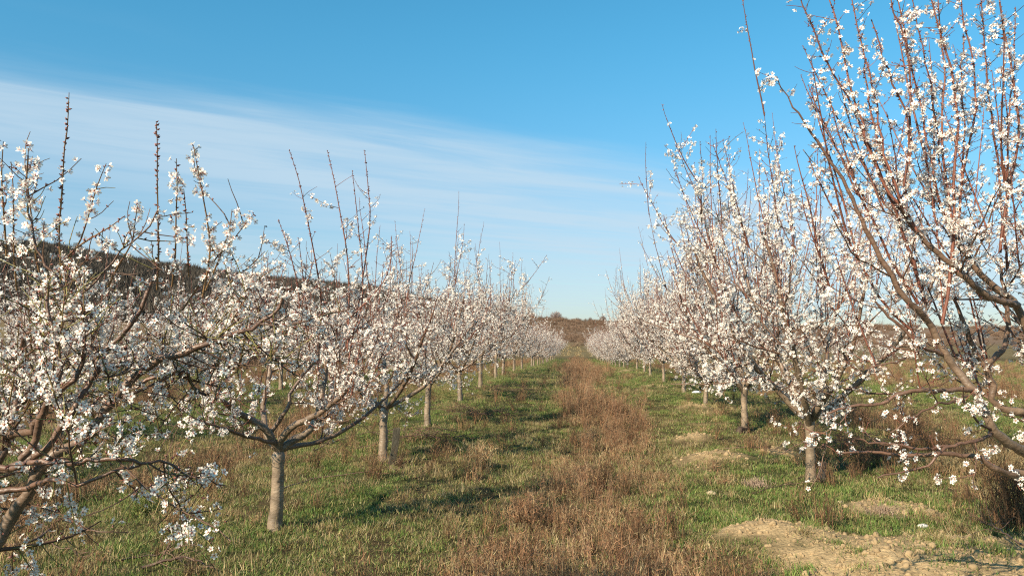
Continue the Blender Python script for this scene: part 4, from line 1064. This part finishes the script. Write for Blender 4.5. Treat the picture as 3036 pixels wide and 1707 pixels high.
def brush(px, py, r, n, label, seed, h=.13, col=None):
    g = np.random.default_rng(seed); x, y = gp(px, py); b = np.array([x, y, gz1(x, y)])
    e = bpy.data.objects.new('brush_pile', None); COL.objects.link(e); e.location = b; tag(e, label, 'brush pile', 'piles of prunings along the left row')
    n = int(n * .62); p = np.stack([g.normal(0, r * .45, n), g.normal(0, r * .3, n), g.random(n) ** 1.6 * h], 1)
    az = g.normal(0, .5, n) + np.where(g.random(n) < .5, 0, math.pi); d = np.stack([np.cos(az), np.sin(az), g.normal(.12, .16, n)], 1)
    L = g.uniform(.25, .8, n) * r; P = grow_b(g, p - d * L[:, None] * .5, d, L, 7, -.01, .09); P[:, :, 2] = np.maximum(P[:, :, 2], .01)
    cc = (C_MID * .9 if col is None else col)
    m = min(n // 2, 40)
    for i in range(m):
        V, Q, C = tube(P[i:i+1], np.linspace(.006, .002, 8)[None], 4, cc[None] * g.uniform(.6, 1.3)); link('cane', mk('cane', V, Q, M_TWIG, C, True), e)
    q, dd, _, _ = along(g, P, 5, 0, 1); s2 = nrm(np.cross(dd, g.normal(0, 1, dd.shape))); L2 = g.uniform(.04, .2, len(q)); P2 = grow_b(g, q, dd + s2, L2, 3, 0, .1)
    V, Q, C = g_t = tube(P[m:], np.linspace(.005, .002, 8)[None].repeat(n - m, 0), 3, np.repeat(cc[None], n - m, 0)); V2, Q2, C2 = tube(P2, np.linspace(.003, .0012, 4)[None].repeat(len(q), 0), 3, np.repeat(cc[None] * .9, len(q), 0))
    link('twigs', mk('twigs', np.concatenate([V, V2]), np.concatenate([Q, Q2 + len(V)]), M_TWIG, np.concatenate([C, C2])), e, kind='stuff')
brush(1400, 1228, .75, 90, 'dark reddish pile of prunings on the grass beyond the third left trunk', 601)
brush(1260, 1305, .8, 60, 'loose red heap of prunings to the right of the board at the second left trunk', 602, .16)
brush(1490, 1158, .9, 80, 'brown pile of prunings beside the fifth trunk of the left row', 603)
brush(1340, 1180, .9, 70, 'yellowish brush heap at the foot of the fourth and fifth left trunks', 604, .25, C_OLIVE)
brush(2560, 1345, .9, 110, 'brown brushwood heap between the first whole right trunk and the near right tree', 605, .28, C_MID)

# ---------------------------------------------------------------- boards, stub, bag, stones, dry bushes
def board(px, py, h, w, t, lean, label, name='wooden_stake', colr=(.12, .11, .10)):
    import bmesh
    x, y = gp(px, py); bm = bmesh.new(); bmesh.ops.create_cube(bm, size=1)
    for v in bm.verts: v.co = Vector((v.co.x * w, v.co.y * t, (v.co.z + .5) * (h + .1) - .1))
    bmesh.ops.subdivide_edges(bm, edges=[q for q in bm.edges if abs(q.verts[0].co.z - q.verts[1].co.z) > h * .5], cuts=5)
    bmesh.ops.bevel(bm, geom=bm.edges[:], offset=min(w, t) * .12, segments=1, affect='EDGES')
    rr = np.random.default_rng(int(px))
    for v in bm.verts:
        v.co.x += rr.normal(0, .0015) + .012 * math.sin(v.co.z * 9); v.co.z += (.02 * (v.co.x / w) if v.co.z > h * .9 else 0)
    V = np.array([v.co[:] for v in bm.verts]); F = [[q.index for q in f.verts] for f in bm.faces]; bm.free()
    me = bpy.data.meshes.new(name); me.from_pydata(V.tolist(), [], F); me.materials.append(M_BOARD)
    at = me.color_attributes.new('col', 'FLOAT_COLOR', 'POINT'); at.data.foreach_set('color', np.tile([*colr, 1], (len(V), 1)).astype(np.float32).ravel())
    o = link(name, me, loc=(x, y, gz1(x, y))); o.rotation_euler = lean; tag(o, label, 'stake')
board(1158, 1378, .46, .085, .03, (.10, .17, .35), 'weathered dark board stuck in the turf, leaning beside the second left trunk', colr=(.085, .075, .055))
board(2432, 1425, .20, .075, .05, (-.1, .25, .4), 'short dark stub of wood at the foot of the first whole right trunk', name='wood_stub', colr=(.06, .055, .05))
board(2200, 1283, .10, .20, .09, (.2, .15, .7), 'broad low dark stub at the foot of the second whole right trunk', name='low_stump', colr=(.07, .05, .04))
def stone(px, py, s, label, col, name='stone', mat=M_CLOD, cat='stone', flat=.7):
    rr = np.random.default_rng(int(px + py)); V, F = rock(rr, 2); x, y = gp(px, py)
    o = link(name, mk(name, V * [s, s * .8, s * flat], F, mat, np.tile(col, (len(V), 1)), True), loc=(x, y, gz1(x, y) + s * .25)); o.rotation_euler = (0, 0, rr.random() * 6); tag(o, label, cat)
stone(2066, 1167, .13, 'small white plastic bag lying on the turf near the third right trunk', [.8, .8, .82], 'plastic_bag', M_BAG, 'bag', .45)
stone(2109, 1465, .055, 'pale fist sized stone on the turf between the alley and the first right trunk', [.4, .32, .21])
stone(2738, 1563, .045, 'small grey white stone in the grass behind the bare soil at lower right', [.45, .42, .4])
stone(2490, 1490, .03, 'small tan stone on the turf in front of the first whole right trunk', [.4, .32, .21])
def dry_bush(px, py, h, n, rad, cols, label, seed, lean=.3, w=.004):
    g = np.random.default_rng(seed); x, y = gp(px, py)
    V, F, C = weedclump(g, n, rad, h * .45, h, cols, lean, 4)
    o = link('dry_bush', mk('dry_bush', V, F, M_WEED, C), loc=(x, y, gz1(x, y))); tag(o, label, 'dry weed clump', 'dry weed clumps')
dry_bush(3000, 1560, .62, 260, .34, DARKS + REDS[:2], 'dark brown dead weed clump at the lower right edge under the low limb', 701)
dry_bush(2960, 1420, .42, 600, .38, STRAW, 'pale straw grass clump under the near right tree, left part touching the low limb', 702, .4)
dry_bush(2800, 1412, .32, 420, .36, STRAW, 'lower pale straw grass clump just left of the straw clump at the right edge', 703, .5)
dry_bush(2700, 1300, .55, 420, .5, DARKS + REDS, 'dark weed thicket in shade behind the long horizontal low branches', 704)
dry_bush(2560, 1270, .45, 300, .5, DARKS + REDS, 'dark brown weed thicket just right of the first whole right trunk', 705)
dry_bush(2240, 1445, .14, 200, .16, [(.24, .17, .13), (.30, .22, .16)], 'small round purplish brown dead cushion plant in front of the first right trunk', 706, .8)
dry_bush(2620, 1520, .10, 160, .2, [(.22, .16, .12), (.28, .2, .14)], 'flattened brown dead plant on the turf behind the bare soil', 707, 1.0)
dry_bush(1420, 1395, .40, 200, .22, STRAW + REDS, 'tan leaning weed clump at the left side of the alley strip', 708)
dry_bush(1545, 1560, .34, 160, .2, REDS, 'rusty weed clump in the lower middle of the alley strip', 709)
dry_bush(420, 1530, .26, 260, .22, GREENS + OLIVE, 'dense dark green tuft in the hollow left of the pale trunk', 710, .5)
